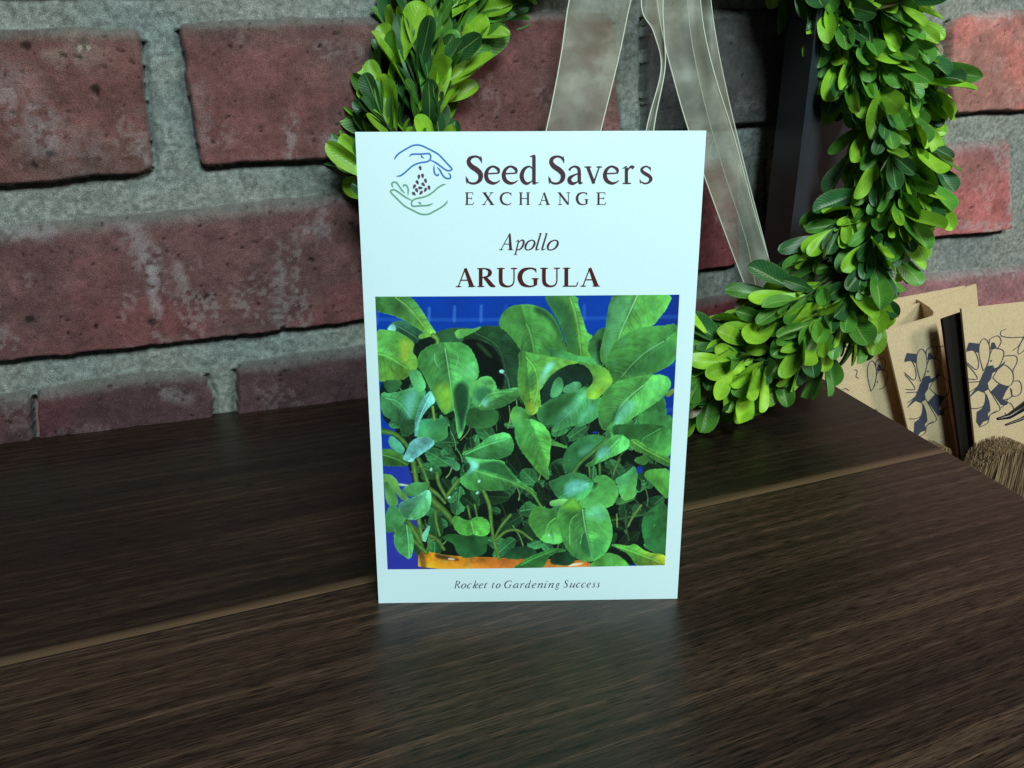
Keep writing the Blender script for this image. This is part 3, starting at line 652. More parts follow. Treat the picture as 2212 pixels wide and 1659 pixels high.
leaf('B', [(265,60),(640,60),(650,200),(690,300),(720,420),(760,520),(820,540),(790,570),(760,600),(790,700),(830,790),(700,780),(560,740),(545,690),(510,580),(470,450),(400,300),(320,170)], (84,154,76), (92,158,70), None, [(560,100),(620,280),(660,500),(690,780)], (150,196,110))
shade('B', [(280,90),(420,100),(560,240),(600,420),(650,700),(560,730),(510,580),(460,430),(390,290),(320,170)], (46,98,62), .75, 9)
leaf('B', [(760,680),(830,540),(900,470),(970,440),(1000,600),(950,700),(950,890),(870,860),(820,790)], (58,112,62)); shade('B', [(860,600),(930,560),(940,700),(950,880),(880,850)], (16,34,30), .85, 6)
leaf('B', [(1055,60),(1330,55),(1740,55),(1690,180),(1640,260),(1570,350),(1510,420),(1400,450),(1250,500),(1150,570),(1060,640),(1000,760),(960,860),(920,820),(910,700),(950,560),(985,400),(1000,250),(1030,140)], (88,158,76), None, None, [(1335,70),(1240,280),(1150,480),(1105,620)], (186,232,206))
shade('B', [(1060,80),(1290,80),(1230,260),(1130,480),(1060,640),(970,820),(930,780),(960,560),(1000,300)], (98,174,124), .65, 9)
leaf('B', [(1810,395),(1640,430),(1400,440),(1250,490),(1130,570),(1060,640),(1010,740),(955,870),(1020,940),(1050,1010),(1060,1090),(1150,1050),(1300,1010),(1430,1000),(1560,950),(1690,880),(1790,800)], (82,154,78), (72,138,68), None, [(1640,600),(1440,720),(1300,840),(1200,950),(1150,1010)], (150,205,170))
shade('B', [(1200,960),(1330,830),(1460,730),(1700,600),(1780,620),(1760,780),(1560,900),(1300,1000)], (50,100,58), .6, 14)
leaf('A', [(150,1060),(240,1050),(370,1050),(340,1130),(260,1200),(200,1180)], (48,98,58))
leaf('A', [(120,1180),(240,1210),(400,1160),(510,1130),(560,1170),(650,1160),(600,1250),(560,1350),(530,1450),(520,1600),(450,1680),(360,1680),(350,1500),(330,1520),(250,1500),(130,1420)], (72,142,92), (56,112,70), None, [(180,1250),(330,1300),(480,1480)])
shade('A', [(400,1200),(510,1150),(560,1200),(500,1350),(450,1500),(400,1420),(380,1300)], (112,190,184), .7, 12)
leaf('A', [(450,930),(560,930),(600,1010),(640,1100),(620,1160),(550,1170),(500,1110),(460,1020)], (88,168,108))
leaf('A', [(560,1500),(700,1490),(860,1480),(890,1530),(880,1600),(900,1690),(740,1760),(540,1720),(530,1600)], (62,138,100), (70,140,84))
leaf('A', [(700,1160),(740,1230),(740,1300),(680,1340),(600,1440),(560,1530),(535,1680),(515,1680),(530,1480),(570,1350),(620,1240)], (112,196,184), None, None, [(700,1200),(610,1380),(540,1560)])
stem('A', [(720,1350),(740,1500)], 7, (120,160,70))
leaf('A', [(545,820),(580,730),(680,650),(800,620),(950,615),(1060,620),(1140,670),(1190,750),(1230,850),(1245,950),(1230,1020),(1160,1080),(1140,1130),(1150,1280),(1110,1400),(1090,1550),(1040,1700),(1010,1700),(990,1500),(970,1370),(910,1400),(860,1430),(820,1380),(750,1250),(690,1120),(620,980),(560,900)], (84,162,84), (84,166,96), None, [(860,680),(890,850),(920,1050),(960,1350),(1010,1640)], (156,214,164))
shade('A', [(1040,1050),(1130,1100),(1140,1290),(1090,1500),(1050,1660),(1010,1500),(975,1350),(945,1180),(990,1090)], (30,68,46), .88, 7)
shade('A', [(700,1120),(850,1040),(925,1120),(958,1350),(860,1420),(780,1290)], (132,184,62), .75, 9)
shade('A', [(1060,960),(1160,840),(1210,860),(1220,980),(1120,1030)], (110,192,140), .55, 12)
for P in [[(740,740),(750,830),(810,920)],[(1000,720),(1010,820),(950,950)],[(1110,860),(1060,950),(1000,1010)]]: stem('A', P, 2.4, (118,184,128))
stem('A', [(725,530),(770,570),(780,620)], 11, (112,160,80))
leaf('A', [(1145,1120),(1180,1070),(1240,1040),(1290,1005),(1370,1000),(1430,1060),(1440,1100),(1450,1160),(1560,1160),(1700,1120),(1740,1200),(1680,1240),(1600,1300),(1500,1350),(1400,1370),(1290,1390),(1200,1340),(1160,1250)], (90,164,92), None, None, [(1250,1340),(1340,1220),(1450,1180),(1640,1170)])
shade('A', [(1190,1150),(1290,1110),(1400,1150),(1330,1240),(1260,1320),(1200,1250)], (44,104,74), .75, 9); shade('A', [(1270,1290),(1350,1230),(1370,1300),(1320,1360)], (130,205,200), .7, 6)
shade('A', [(1245,1040),(1300,1005),(1370,1000),(1440,1090),(1330,1100)], (96,176,104), .9, 3)
leaf('A', [(1110,1400),(1200,1350),(1290,1400),(1450,1370),(1480,1470),(1420,1560),(1300,1590),(1200,1590),(1100,1560)], (48,98,54))
leaf('B', [(-110,1400),(-60,1330),(60,1390),(130,1430),(60,1480),(-20,1530),(-50,1600),(-120,1500)], (84,152,74))
leaf('B', [(280,680),(400,690),(540,730),(680,780),(820,790),(860,850),(870,880),(700,855),(560,820),(400,790),(320,740)], (74,148,84))
leaf('B', [(180,1440),(200,1370),(330,1260),(490,1190),(640,1160),(740,1120),(800,1150),(780,1220),(870,1260),(930,1240),(900,1350),(890,1460),(780,1530),(680,1570),(560,1560),(450,1600),(340,1640),(420,1500),(300,1560),(220,1520)], (70,142,82), (74,150,96), None, [(780,1180),(620,1350),(430,1540)], (120,190,130))
shade('B', [(200,1400),(330,1270),(560,1190),(640,1190),(520,1330),(400,1450),(260,1520)], (46,96,52), .8, 8)
shade('B', [(410,1500),(450,1400),(560,1330),(640,1230),(740,1150),(790,1180),(700,1300),(600,1420),(480,1500),(340,1620)], (104,188,144), .75, 8)
shade('B', [(640,1570),(700,1430),(790,1330),(860,1330),(780,1450)], (112,196,168), .6, 10)
leaf('B', [(640,830),(740,860),(870,870),(980,920),(1030,1000),(1050,1080),(1000,1130),(940,1190),(870,1250),(780,1260),(740,1200),(780,1130),(830,1080),(830,980),(760,880)], (92,160,74), (126,172,62))
leaf('B', [(-30,700),(150,750),(300,770),(420,800),(600,830),(660,850),(560,850),(450,900),(330,990),(280,1060),(230,1130),(200,1160),(220,1290),(230,1350),(200,1340),(170,1420),(110,1440),(60,1400),(50,1300),(0,1250),(-20,1150),(-40,1000),(-10,850)], (86,158,76), (124,168,64), None, [(60,780),(150,900),(190,1050),(180,1200),(120,1400)])
shade('B', [(210,1120),(225,980),(300,830),(420,840),(330,940),(270,1050),(225,1140)], (124,204,196), .75, 7)
shade('B', [(60,1000),(150,930),(180,1050),(150,1180),(70,1130)], (46,104,62), .65, 10); shade('B', [(60,1290),(150,1290),(150,1420),(80,1400)], (152,176,56), .8, 6)
shade('B', [(330,990),(480,890),(620,860),(740,900),(820,990),(830,1070),(720,1100),(640,1160),(490,1190),(330,1260),(235,1330),(220,1170)], (24,52,40), .96, 3)
leaf('B', [(330,1240),(370,1080),(430,1000),(480,1060),(470,1180),(400,1230)], (80,152,100)); leaf('B', [(480,1130),(620,1060),(700,1090),(640,1160),(500,1190)], (84,156,110))
leaf('B', [(1440,1380),(1560,1300),(1640,1240),(1665,1330),(1640,1450),(1750,1470),(1760,1700),(1200,1700),(1300,1480)], (58,118,64), None, None, [(1330,1500),(1270,1640)])
leaf('B', [(1050,1090),(1200,1040),(1400,1000),(1600,985),(1690,1020),(1720,1080),(1700,1150),(1640,1230),(1540,1310),(1440,1370),(1300,1460),(1200,1540),(1130,1620),(1080,1690),(1040,1690),(1020,1600),(940,1620),(890,1500),(890,1350),(930,1230),(1000,1130)], (84,158,78), (88,166,90), None, [(1400,1110),(1250,1230),(1130,1360),(1080,1480)], (150,214,176))
shade('B', [(1070,1470),(1180,1300),(1260,1280),(1350,1310),(1250,1420),(1150,1530),(1080,1600)], (116,200,178), .7, 9)
shade('B', [(1070,1480),(1130,1370),(1120,1340),(1060,1430),(1040,1560)], (40,90,56), .7, 5)
leaf('B', [(1655,1220),(1760,1140),(1760,1180),(1690,1240)], (120,140,60))
leaf('D', [(1050,-20),(1170,-30),(1750,-30),(1730,350),(1600,330),(1550,270),(1440,200),(1300,140),(1250,140),(1150,100),(1060,90)], (58,122,64), (66,132,66), None, [(1600,20),(1420,120),(1400,150)])
leaf('D', [(1255,140),(1340,150),(1440,230),(1560,290),(1720,360),(1720,470),(1560,390),(1430,300),(1320,270),(1240,210)], (86,150,70), None, None, [(1290,170),(1450,270),(1700,400)])
leaf('D', [(1300,370),(1400,330),(1470,350),(1430,440),(1330,410)], (66,124,60))
leaf('D', [(480,400),(500,300),(560,210),(680,120),(800,85),(920,95),(980,120),(900,230),(800,310),(700,390),(640,450),(600,520),(500,510)], (50,108,64), (56,120,76))
shade('D', [(650,280),(760,210),(850,200),(800,290),(700,340)], (104,184,160), .55, 12)
stem('D', [(600,520),(680,400),(850,260),(985,130)], 11, (78,124,68))
leaf('D', [(720,440),(830,390),(880,270),(960,180),(1060,95),(1150,90),(1220,130),(1250,190),(1200,260),(1080,320),(960,370),(860,410),(800,445)], (86,166,92), None, None, [(1130,130),(1000,260),(850,410)])
shade('D', [(860,370),(900,250),(960,200),(1040,250),(980,330)], (120,204,196), .75, 8)
leaf('D', [(330,120),(400,170),(520,215),(530,235),(420,205),(330,190)], (84,150,76))
leaf('D', [(-20,-90),(60,-95),(150,-90),(250,-35),(310,40),(335,90),(340,190),(320,270),(325,360),(300,450),(320,560),(305,600),(270,560),(220,520),(170,470),(90,360),(20,280),(-40,180),(-70,60),(-60,-40)], (86,168,88), (104,182,80), None, [(130,0),(170,120),(235,270),(300,480)], (58,118,66))
leaf('C', [(1050,290),(1200,240),(1300,150),(1420,80),(1560,50),(1620,110),(1650,200),(1620,290),(1540,340),(1400,345),(1210,360),(1100,320)], (84,166,96), (74,150,84), None, [(1100,300),(1300,210),(1560,130)])
leaf('C', [(1020,590),(1100,530),(1180,440),(1110,350),(1090,330),(1250,370),(1520,365),(1560,450),(1640,550),(1740,630),(1900,730),(1900,810),(1790,700),(1700,680),(1640,650),(1580,700),(1450,715),(1300,710),(1150,710),(1070,660)], (84,168,94), (86,166,82), None, [(1180,480),(1400,550),(1600,610),(1800,710)], (140,196,120))
shade('C', [(1230,470),(1260,390),(1520,375),(1600,500),(1720,640),(1560,570),(1400,520),(1250,480)], (40,88,54), .82, 5)
shade('C', [(1095,340),(1230,390),(1250,450),(1180,500),(1090,560),(1170,440)], (128,206,206), .8, 6)
stem('C', [(1800,710),(1871,760),(1960,900),(1990,930)], 7, (92,146,70))
leaf('D', [(310,620),(400,600),(460,560),(560,530),(660,520),(760,560),(820,630),(830,690),(780,760),(700,830),(640,840),(560,830),(470,820),(410,790),(360,700)], (72,148,90), None, None, [(780,640),(640,690),(480,770)])
shade('D', [(490,690),(560,610),(700,600),(800,660),(720,720),(600,760),(520,800)], (122,206,206), .75, 9)
leaf('D', [(820,600),(900,545),(980,560),(1060,620),(1110,700),(1110,800),(1060,880),(990,920),(920,930),(800,900),(680,930),(650,870),(760,790),(830,700),(880,640)], (86,168,90), (92,170,88))
shade('D', [(810,700),(840,640),(880,625),(885,660),(840,715)], (50,96,58), .8, 3)
leaf('D', [(1110,800),(1180,830),(1320,790),(1280,840),(1180,870),(1080,890)], (60,112,60))
leaf('D', [(1080,590),(1170,560),(1260,490),(1300,450),(1330,520),(1330,600),(1310,700),(1320,790),(1250,820),(1180,840),(1140,780),(1120,680)], (86,176,116), (92,160,78))
shade('D', [(1320,450),(1400,450),(1400,490),(1370,540),(1335,530)], (20,60,190), .95, 2)
shade('D', [(815,48),(875,45),(878,68),(820,68)], (20,60,190), .95, 2)
leaf('D', [(1420,530),(1470,495),(1600,485),(1720,490),(1705,840),(1620,770),(1560,700),(1500,630),(1440,600)], (84,154,70))
leaf('D', [(1390,1050),(1520,920),(1700,850),(1690,1500),(1520,1440),(1450,1380),(1400,1250)], (42,104,58), (60,126,66), [(1390,1100),(1680,1100)])
stem('D', [(1040,1070),(1200,1040),(1520,990)], 8, (56,96,56))
for P, wd_, c in [([(1210,960),(1200,1100),(1240,1300)],5,(60,96,56)),([(1380,900),(1280,1040),(1230,1140)],7,(96,128,66)),([(1100,1000),(1105,1150)],4,(120,150,70)),([(780,440),(790,560)],6,(84,128,62)),([(900,420),(905,540)],8,(70,118,64)),([(1130,370),(1080,480),(1050,580)],8,(84,118,66)),([(1000,420),(1060,580)],5,(60,96,56))]: stem('D', P, wd_, c)
leaf('C', [(560,1425),(700,1440),(900,1480),(1200,1490),(1731,1510),(2200,1525),(2520,1540),(2520,1650),(560,1650)], (238,164,42), (192,116,48), [(700,1500),(1500,1500)], side=False, jag=.2, smooth=1)
shade('C', [(545,1390),(620,1440),(650,1560),(640,1650),(590,1650),(560,1500)], (96,70,48), .7, 5); shade('C', [(745,1440),(980,1500),(1030,1530),(860,1520),(750,1500)], (60,44,34), .85, 5)
shade('C', [(890,1505),(930,1495),(985,1510),(960,1525),(900,1520)], (250,235,215), .95, 2); shade('D', [(540,1590),(600,1560),(720,1550),(700,1575),(560,1600)], (255,240,220), .9, 3)
leaf('C', [(1510,1500),(1600,1400),(1740,1360),(1900,1400),(1900,1490),(1700,1510)], (38,86,52))
leaf('C', [(2080,1510),(2120,1430),(2230,1420),(2331,1480),(2351,1530),(2271,1590),(2151,1570),(2071,1560)], (30,70,44))
leaf('D', [(-110,1630),(0,1560),(100,1490),(250,1430),(350,1390),(520,1400),(500,1420),(380,1430),(300,1500),(250,1620)], (62,130,64), None, None, [(0,1580),(200,1480),(400,1405)])
leaf('D', [(770,1620),(850,1520),(980,1440),(1100,1470),(1200,1540),(1260,1630)], (90,166,76))
leaf('D', [(1020,1350),(1120,1350),(1230,1380),(1310,1340),(1370,1400),(1500,1460),(1690,1480),(1690,1620),(1340,1620),(1260,1470),(1150,1400)], (92,164,74), (164,182,48), [(1250,1450),(1660,1560)], [(1100,1370),(1300,1440),(1600,1560)])
leaf('D', [(90,1050),(120,960),(180,915),(300,930),(420,960),(440,1100),(480,1300),(440,1330),(350,1330),(240,1300),(180,1230),(100,1120)], (92,168,78), (86,160,84), None, [(390,1040),(320,1100),(280,1200)])
leaf('D', [(330,850),(450,820),(560,830),(470,890),(360,895),(335,880)], (120,190,110))
leaf('D', [(420,960),(470,900),(560,820),(620,810),(680,900),(720,960),(860,850),(920,880),(980,940),(1020,1050),(1050,1200),(1030,1320),(980,1430),(900,1500),(800,1545),(700,1530),(600,1480),(520,1380),(480,1290),(440,1150)], (88,168,82), (84,160,84), None, [(705,940),(730,1120),(770,1300),(820,1510)], (160,220,184))
shade('D', [(740,980),(870,860),(970,950),(990,1080),(860,1060),(760,1040)], (110,194,158), .7, 10); shade('D', [(725,1190),(760,1240),(810,1490),(750,1490),(680,1380),(660,1300)], (40,100,62), .75, 6)
shade('D', [(790,1300),(900,1260),(1000,1300),(930,1460),(830,1500)], (52,118,68), .6, 12); shade('D', [(480,900),(560,830),(620,815),(680,900),(690,950),(560,960),(450,930)], (112,180,66), .75, 7)
for P in [[(560,1350),(560,1130),(590,1040),(640,1000)],[(790,1010),(860,1060),(920,1160)],[(680,1340),(700,1230),(725,1190)]]: stem('D', P, 2.2, (120,190,120))
leaf('C', [(150,250),(260,260),(380,310),(450,380),(430,440),(290,440),(130,440),(120,300)], (70,124,60), None, None, [(150,320),(300,360),(430,430)])
stem('C', [(120,40),(260,70),(360,130),(440,230)], 13, (84,130,66)); leaf('C', [(215,120),(260,100),(400,230),(380,300),(300,270),(230,210)], (80,160,130))
stem('C', [(700,820),(850,960),(960,1090)], 18, (88,126,62)); stem('C', [(420,1070),(560,1200),(750,1270),(850,1400)], 11, (92,128,64)); stem('C', [(440,1090),(540,1250),(600,1400)], 15, (88,130,62))
for P, wd_ in [([(550,350),(640,560),(690,720)],9),([(500,400),(530,600),(555,770)],14),([(690,700),(780,770),(860,860)],10),([(1010,600),(940,700),(870,800)],10),([(770,520),(790,640),(880,810)],10),([(1300,720),(1370,900),(1395,1150),(1430,1330),(1480,1500)],10),([(1610,1000),(1510,1120),(1430,1260)],8),([(290,1195),(480,1290),(650,1440)],13),([(660,1400),(690,1310),(760,1280)],6),([(1440,1290),(1560,1190),(1700,1180),(1860,1290)],8),([(560,1060),(580,1180),(600,1290)],12),([(750,960),(760,1080),(800,1240)],8),([(1120,900),(1150,1030)],6),([(1200,880),(1230,1030)],5)]: stem('C', P, wd_, (94,134,68))
leaf('C', [(370,710),(480,640),(630,630),(670,700),(600,760),(480,790),(400,770)], (80,150,90)); stem('C', [(320,655),(430,665)], 7, (170,200,190))
leaf('C', [(130,545),(250,550),(310,620),(340,720),(420,800),(450,830),(380,840),(280,720),(220,650),(130,620)], (98,150,80))
leaf('C', [(165,620),(215,640),(300,780),(330,880),(240,920),(180,820)], (86,146,80))
leaf('C', [(385,350),(440,250),(470,160),(560,120),(650,110),(750,160),(700,220),(600,290),(510,350),(480,400),(400,370)], (122,198,196), None, None, [(700,160),(580,250),(500,330)], (90,160,160))
leaf('C', [(170,1220),(190,950),(280,880),(340,960),(420,1050),(350,1130),(280,1190)], (72,142,92), (84,156,90))
leaf('C', [(340,960),(330,880),(440,830),(560,780),(680,700),(700,820),(680,940),(600,1030),(480,1060),(400,1040)], (116,200,166), (92,172,106), None, [(640,760),(560,890),(450,1020)], (90,168,130))
leaf('C', [(280,1300),(280,1220),(400,1090),(470,1180),(500,1300),(480,1450),(450,1520),(420,1490),(340,1450),(290,1370)], (92,176,106), None, None, [(420,1130),(440,1300),(450,1500)])
leaf('C', [(810,1270),(930,1220),(1100,1250),(1300,1240),(1370,1260),(1330,1350),(1330,1440),(1200,1480),(1080,1500),(1000,1440),(980,1350),(900,1290)], (48,106,58), (42,94,54))
leaf('C', [(950,1030),(1000,1010),(1070,1060),(1140,1070),(1200,1030),(1300,1030),(1360,1080),(1375,1180),(1330,1240),(1250,1240),(1190,1210),(1120,1240),(1010,1210),(960,1120)], (90,170,78), None, None, [(1160,1080),(1190,1205)])
leaf('C', [(600,1230),(690,1110),(670,1190),(640,1310),(615,1300)], (120,200,170)); leaf('C', [(880,380),(940,360),(1030,420),(1030,470),(990,490),(940,450)], (70,130,90))
for x, y in [(1230,745),(700,480),(905,800),(1250,610),(2050,1240)]: 
    leaf('C', [(x-20,y),(x+5,y-25),(x+25,y-5),(x,y+22)], (170,225,205), rim=False, side=False)
for q in r2.uniform(0, 1, (26, 2)): 
    x, y = 300+q[0]*3000, 1900+q[1]*1100
    if x > 600: shade('A', [(x-9,y),(x,y-9),(x+9,y),(x,y+8)], (150,190,150), .6, 1.0, 1)
img *= (1+.05*(rng.rand(NY, NX)-.5))[..., None]
img = np.clip(((img/255)**1.10)*255*np.array([.92, 1.04, 1.03]), 3, 252)
lin = np.clip(s2l(img)/PAPER*PALB*1.05, .001, .9)
cs = hap(HB, np.c_[PX.ravel(), PY.ravel()]); uv = px2uv(cs)
pv = pk(uv[:, 0], uv[:, 1], np.full(len(uv), 3e-5))
t = NT('glossy_print'); at = t.n('Attribute', attribute_name='Col'); t.link(at.outputs['Color'], t.b.inputs['Base Color']); t.setb(Roughness=.38)
t.b.inputs['Specular IOR Level'].default_value = .35
ff = grid_faces(NX, NY)[:, ::-1].copy()
mesh('printed_photo', pv, ff, t.m, pack, True, lin)

# ------------------------------------------------------------------ wreath of boxwood
RC = (1400, 300); RR = 510
def ringp(a, depth_extra=0.0):               # a: clockwise angle in the picture, 0 = right, 90 = bottom
    x = RC[0]+RR*math.cos(a)*1.0; y = RC[1]+RR*math.sin(a)*1.02
    z = 0.338+0.018*math.cos(a)*.6-.004*math.sin(a)
    return at_depth(x, y, z+depth_extra)
t = NT('boxwood_leaf'); uvn = t.n('UVMap', uv_map='UV'); at = t.n('Attribute', attribute_name='Col')
sp = t.n('SeparateXYZ', i_Vector=uvn.outputs[0]); u_, v_ = sp.outputs[0], sp.outputs[1]     # u across -1..1, v along 0..1
au = t.math('ABSOLUTE', u_)
midr = t.math('LESS_THAN', au, .045)
veins = t.math('SINE', t.math('MULTIPLY', t.math('SUBTRACT', v_, t.math('MULTIPLY', au, .22)), 95.0))
vm = t.ramp(veins, [(.70, (0, 0, 0)), (1.0, (1, 1, 1))])
tc = t.n('TexCoord'); nz = t.n('TexNoise', i_Vector=tc.outputs['Object'], i_Scale=160.0, i_Detail=4.0)
c = t.mix(1.0, at.outputs['Color'], t.ramp(nz.outputs[0], [(.3, (.72, .78, .7)), (.7, (1.25, 1.2, 1.3))]), 'MULTIPLY')
c = t.mix(t.math('MULTIPLY', vm, .16), c, (.30, .42, .10))
c = t.mix(t.math('MULTIPLY', midr, .45), c, (.38, .48, .14))
rimc = t.ramp(au, [(.90, (0, 0, 0)), (.99, (1, 1, 1))]); c = t.mix(t.math('MULTIPLY', rimc, .2), c, (.3, .4, .12))
t.link(c, t.b.inputs['Base Color']); t.setb(Roughness=.40); t.b.inputs['Specular IOR Level'].default_value = .38
t.bump(veins, .10, .0003)
tr = t.n('BsdfTranslucent'); t.link(t.mix(1.0, c, (1.3, 1.35, .35), 'MULTIPLY'), tr.inputs[0])
mx = t.n('MixShader'); mx.inputs[0].default_value = .12
t.link(t.b.outputs[0], mx.inputs[1]); t.link(tr.outputs[0], mx.inputs[2]); t.link(mx.outputs[0], t.out.inputs[0])
ML = t.m
LV, LF, LC, LU = [], [], [], []
NA, NL = 7, 12
def add_leaf(base, d, nrm, L, wd, cup, curl, col, notch=.03):
    d = d/np.linalg.norm(d); nrm = nrm-d*np.dot(nrm, d); nrm /= np.linalg.norm(nrm); side = np.cross(d, nrm)
    i0 = sum(map(len, LV)); vs = []; us = []; tws = random.uniform(-.35, .35)
    vs_l = 1-(1-np.linspace(0, 1, NL))**1.7
    for v in vs_l:
        prof = 1.19*max(v, 0)**.80*math.sqrt(max(0, 1-v**3.2))
        prof = max(prof, .06 if v < .1 else .03)
        for u in np.linspace(-1, 1, NA):
            hgt = cup*wd*abs(u)**1.15*prof - curl*L*v*v + .025*L*math.sin(u*3+v*7+cup*40)*prof + tws*u*wd*v*prof
            tipn = -notch*L*math.exp(-(u*3)**2) if v > .93 else 0
            vs.append(base+d*(L*v+tipn)+side*(u*wd*.5*prof)+nrm*hgt); us.append((u, v))
    LV.append(np.array(vs)); LU.append(np.array(us)); LC.append(np.tile(col, (len(vs), 1)))
    LF.append(grid_faces(NA, NL)+i0)
def lcol():
    r = random.random()
    if r < .36: c = np.array([.215, .42, .022])       # young, yellow-green
    elif r < .72: c = np.array([.068, .215, .024])
    else: c = np.array([.018, .082, .022])
    if random.random() < .003: c = np.array([.16, .11, .06])
    return c*random.uniform(.7, 1.3)
TV, TF = [], []
def tube(pts, r0, r1, n=6, acc=None):
    V_, F_ = acc if acc else (TV, TF)
    pts = np.asarray(pts); i0 = len(V_)
    for i, p in enumerate(pts):
        d = pts[min(i+1, len(pts)-1)]-pts[max(i-1, 0)]; d = d/(np.linalg.norm(d)+1e-9)
        a = np.cross(d, [0.3, .2, .93]); a /= np.linalg.norm(a); b = np.cross(d, a); r = r0+(r1-r0)*i/(len(pts)-1)
        for k in range(n): V_.append(p+r*(a*math.cos(2*math.pi*k/n)+b*math.sin(2*math.pi*k/n)))
    for i in range(len(pts)-1):
        for k in range(n): F_.append((i0+i*n+k, i0+i*n+(k+1) % n, i0+(i+1)*n+(k+1) % n, i0+(i+1)*n+k))
TOC = -FW
random.seed(21)
nsp = 310
for k in range(nsp+28):
    a = 2*math.pi*(k+random.uniform(-.4, .4))/nsp
    if k >= nsp: a = math.radians(random.uniform(-50, -26))
    if k >= nsp+16: a = math.radians(random.uniform(196, 220))
    c0 = ringp(a); c1 = ringp(a+.02); tang = c1-c0; tang /= np.linalg.norm(tang)
    radial = np.cross(tang, TOC); radial /= np.linalg.norm(radial)
    if np.dot(radial, c0-ringp(a+math.pi)) < 0: radial = -radial
    ph = random.uniform(-1.75, 1.75)                        # around the tube, 0 = towards the viewer
    if random.random() < .22: ph = random.uniform(1.7, 4.5)
    if k >= nsp: ph = random.uniform(-2.0, -.8)
    if 112 < math.degrees(a) < 148 and math.sin(ph) > .1: ph = -abs(ph)
    od = TOC*math.cos(ph)+radial*math.sin(ph)
    rad = .0055*random.uniform(.3, 1.0)
    base = c0+od*rad
    lean = random.uniform(.22, .60)
    sd = tang+od*lean; sd /= np.linalg.norm(sd); SL = random.uniform(.018, .029)
    bot = math.exp(-((math.degrees(a)-90)/38)**2) if a < math.pi*1.5 else 0
    SL *= (1-.22*bot)
    nodes = 5
    p = base.copy(); curv = od*.10; pts_ = [p.copy()]
    for j in range(nodes):
        p = p+(sd+curv*j*.5)/np.linalg.norm(sd+curv*j*.5)*SL/nodes; pts_.append(p.copy())
        twist = (j % 2)*math.pi/2+random.uniform(-.4, .4)
        q = np.cross(sd, od); q /= np.linalg.norm(q)
        for sgn in (-1, 1):
            ax = (q*math.cos(twist)+np.cross(sd, q)*math.sin(twist))*sgn
            opn = random.uniform(.45, .85)*(1-.09*j); ld = sd*(1-.2*opn)+ax*opn
            L = random.uniform(.0140, .0245)*(1.12 if j in (1, 2, 3) else .85)
            if random.random() < .08: L *= 1.12
            if random.random() < .12: continue
            nn = od*.9+ax*-.5+TOC*.75+np.array([0, 0, .25])+np.array([random.gauss(0, .38) for _ in range(3)])
            add_leaf(p, ld, nn, L, L*random.uniform(.36, .56), random.uniform(.05, .42), random.uniform(-.10, .22), lcol())
    add_leaf(p, sd, od+TOC*.6+np.array([random.gauss(0, .3) for _ in range(3)]), random.uniform(.014, .021), .0092, .15, .03, lcol())
    tube(pts_, .0007, .0004, 5)
wr = thing('boxwood_wreath', 'green boxwood leaf wreath leaning on the brick wall behind the white packet', 'wreath', ringp(math.pi/2)*np.array([1, 1, 0]))
fV = np.vstack(LV)
fV[:, 2] = np.maximum(fV[:, 2], .0012)
mesh('foliage', fV, np.vstack(LF), ML, wr, True, np.vstack(LC), np.vstack(LU))
mesh('stems', TV, TF, plain('green_stem', (.045, .075, .02), .6), wr, True)
CV, CF = [], []
tube([ringp(a) for a in np.linspace(0, 2*math.pi, 97)], .0048, .0048, 10, (CV, CF))
mesh('twig_ring', CV, CF, plain('dark_twig', (.022, .024, .012), .9, noise=.5, scale=300), wr, True)

# ------------------------------------------------------------------ ribbon
t = NT('sheer_organza'); uvn = t.n('UVMap', uv_map='UV'); sp = t.n('SeparateXYZ', i_Vector=uvn.outputs[0])
tc = t.n('TexCoord'); nz = t.n('TexNoise', i_Vector=tc.outputs['Object'], i_Scale=70.0, i_Detail=7.0, i_Distortion=.2)
wv1 = t.n('TexWave', i_Vector=uvn.outputs[0], i_Scale=60.0); 
c = t.ramp(nz.outputs[0], [(.3, (.150, .138, .090)), (.5, (.215, .20, .14)), (.7, (.33, .32, .25))])
t.link(c, t.b.inputs['Base Color']); t.setb(Roughness=.5); t.b.inputs['Sheen Weight'].default_value = .12
t.b.inputs['Specular IOR Level'].default_value = .6
tr = t.n('BsdfTransparent'); mx = t.n('MixShader')
fac = t.ramp(nz.outputs[0], [(.35, (.40, .40, .40)), (.7, (.60, .60, .60))])
t.link(fac, mx.inputs[0]); t.link(tr.outputs[0], mx.inputs[1]); t.link(t.b.outputs[0], mx.inputs[2]); t.link(mx.outputs[0], t.out.inputs[0])
MR = t.m; ME = plain('wired_ribbon_edge', (.52, .51, .42), .4, noise=.25, scale=2500)
rb = thing('ribbon', 'sheer pale ribbon with wired edges hanging from the wreath in long tails', 'ribbon', at_depth(1400, -200, .345))
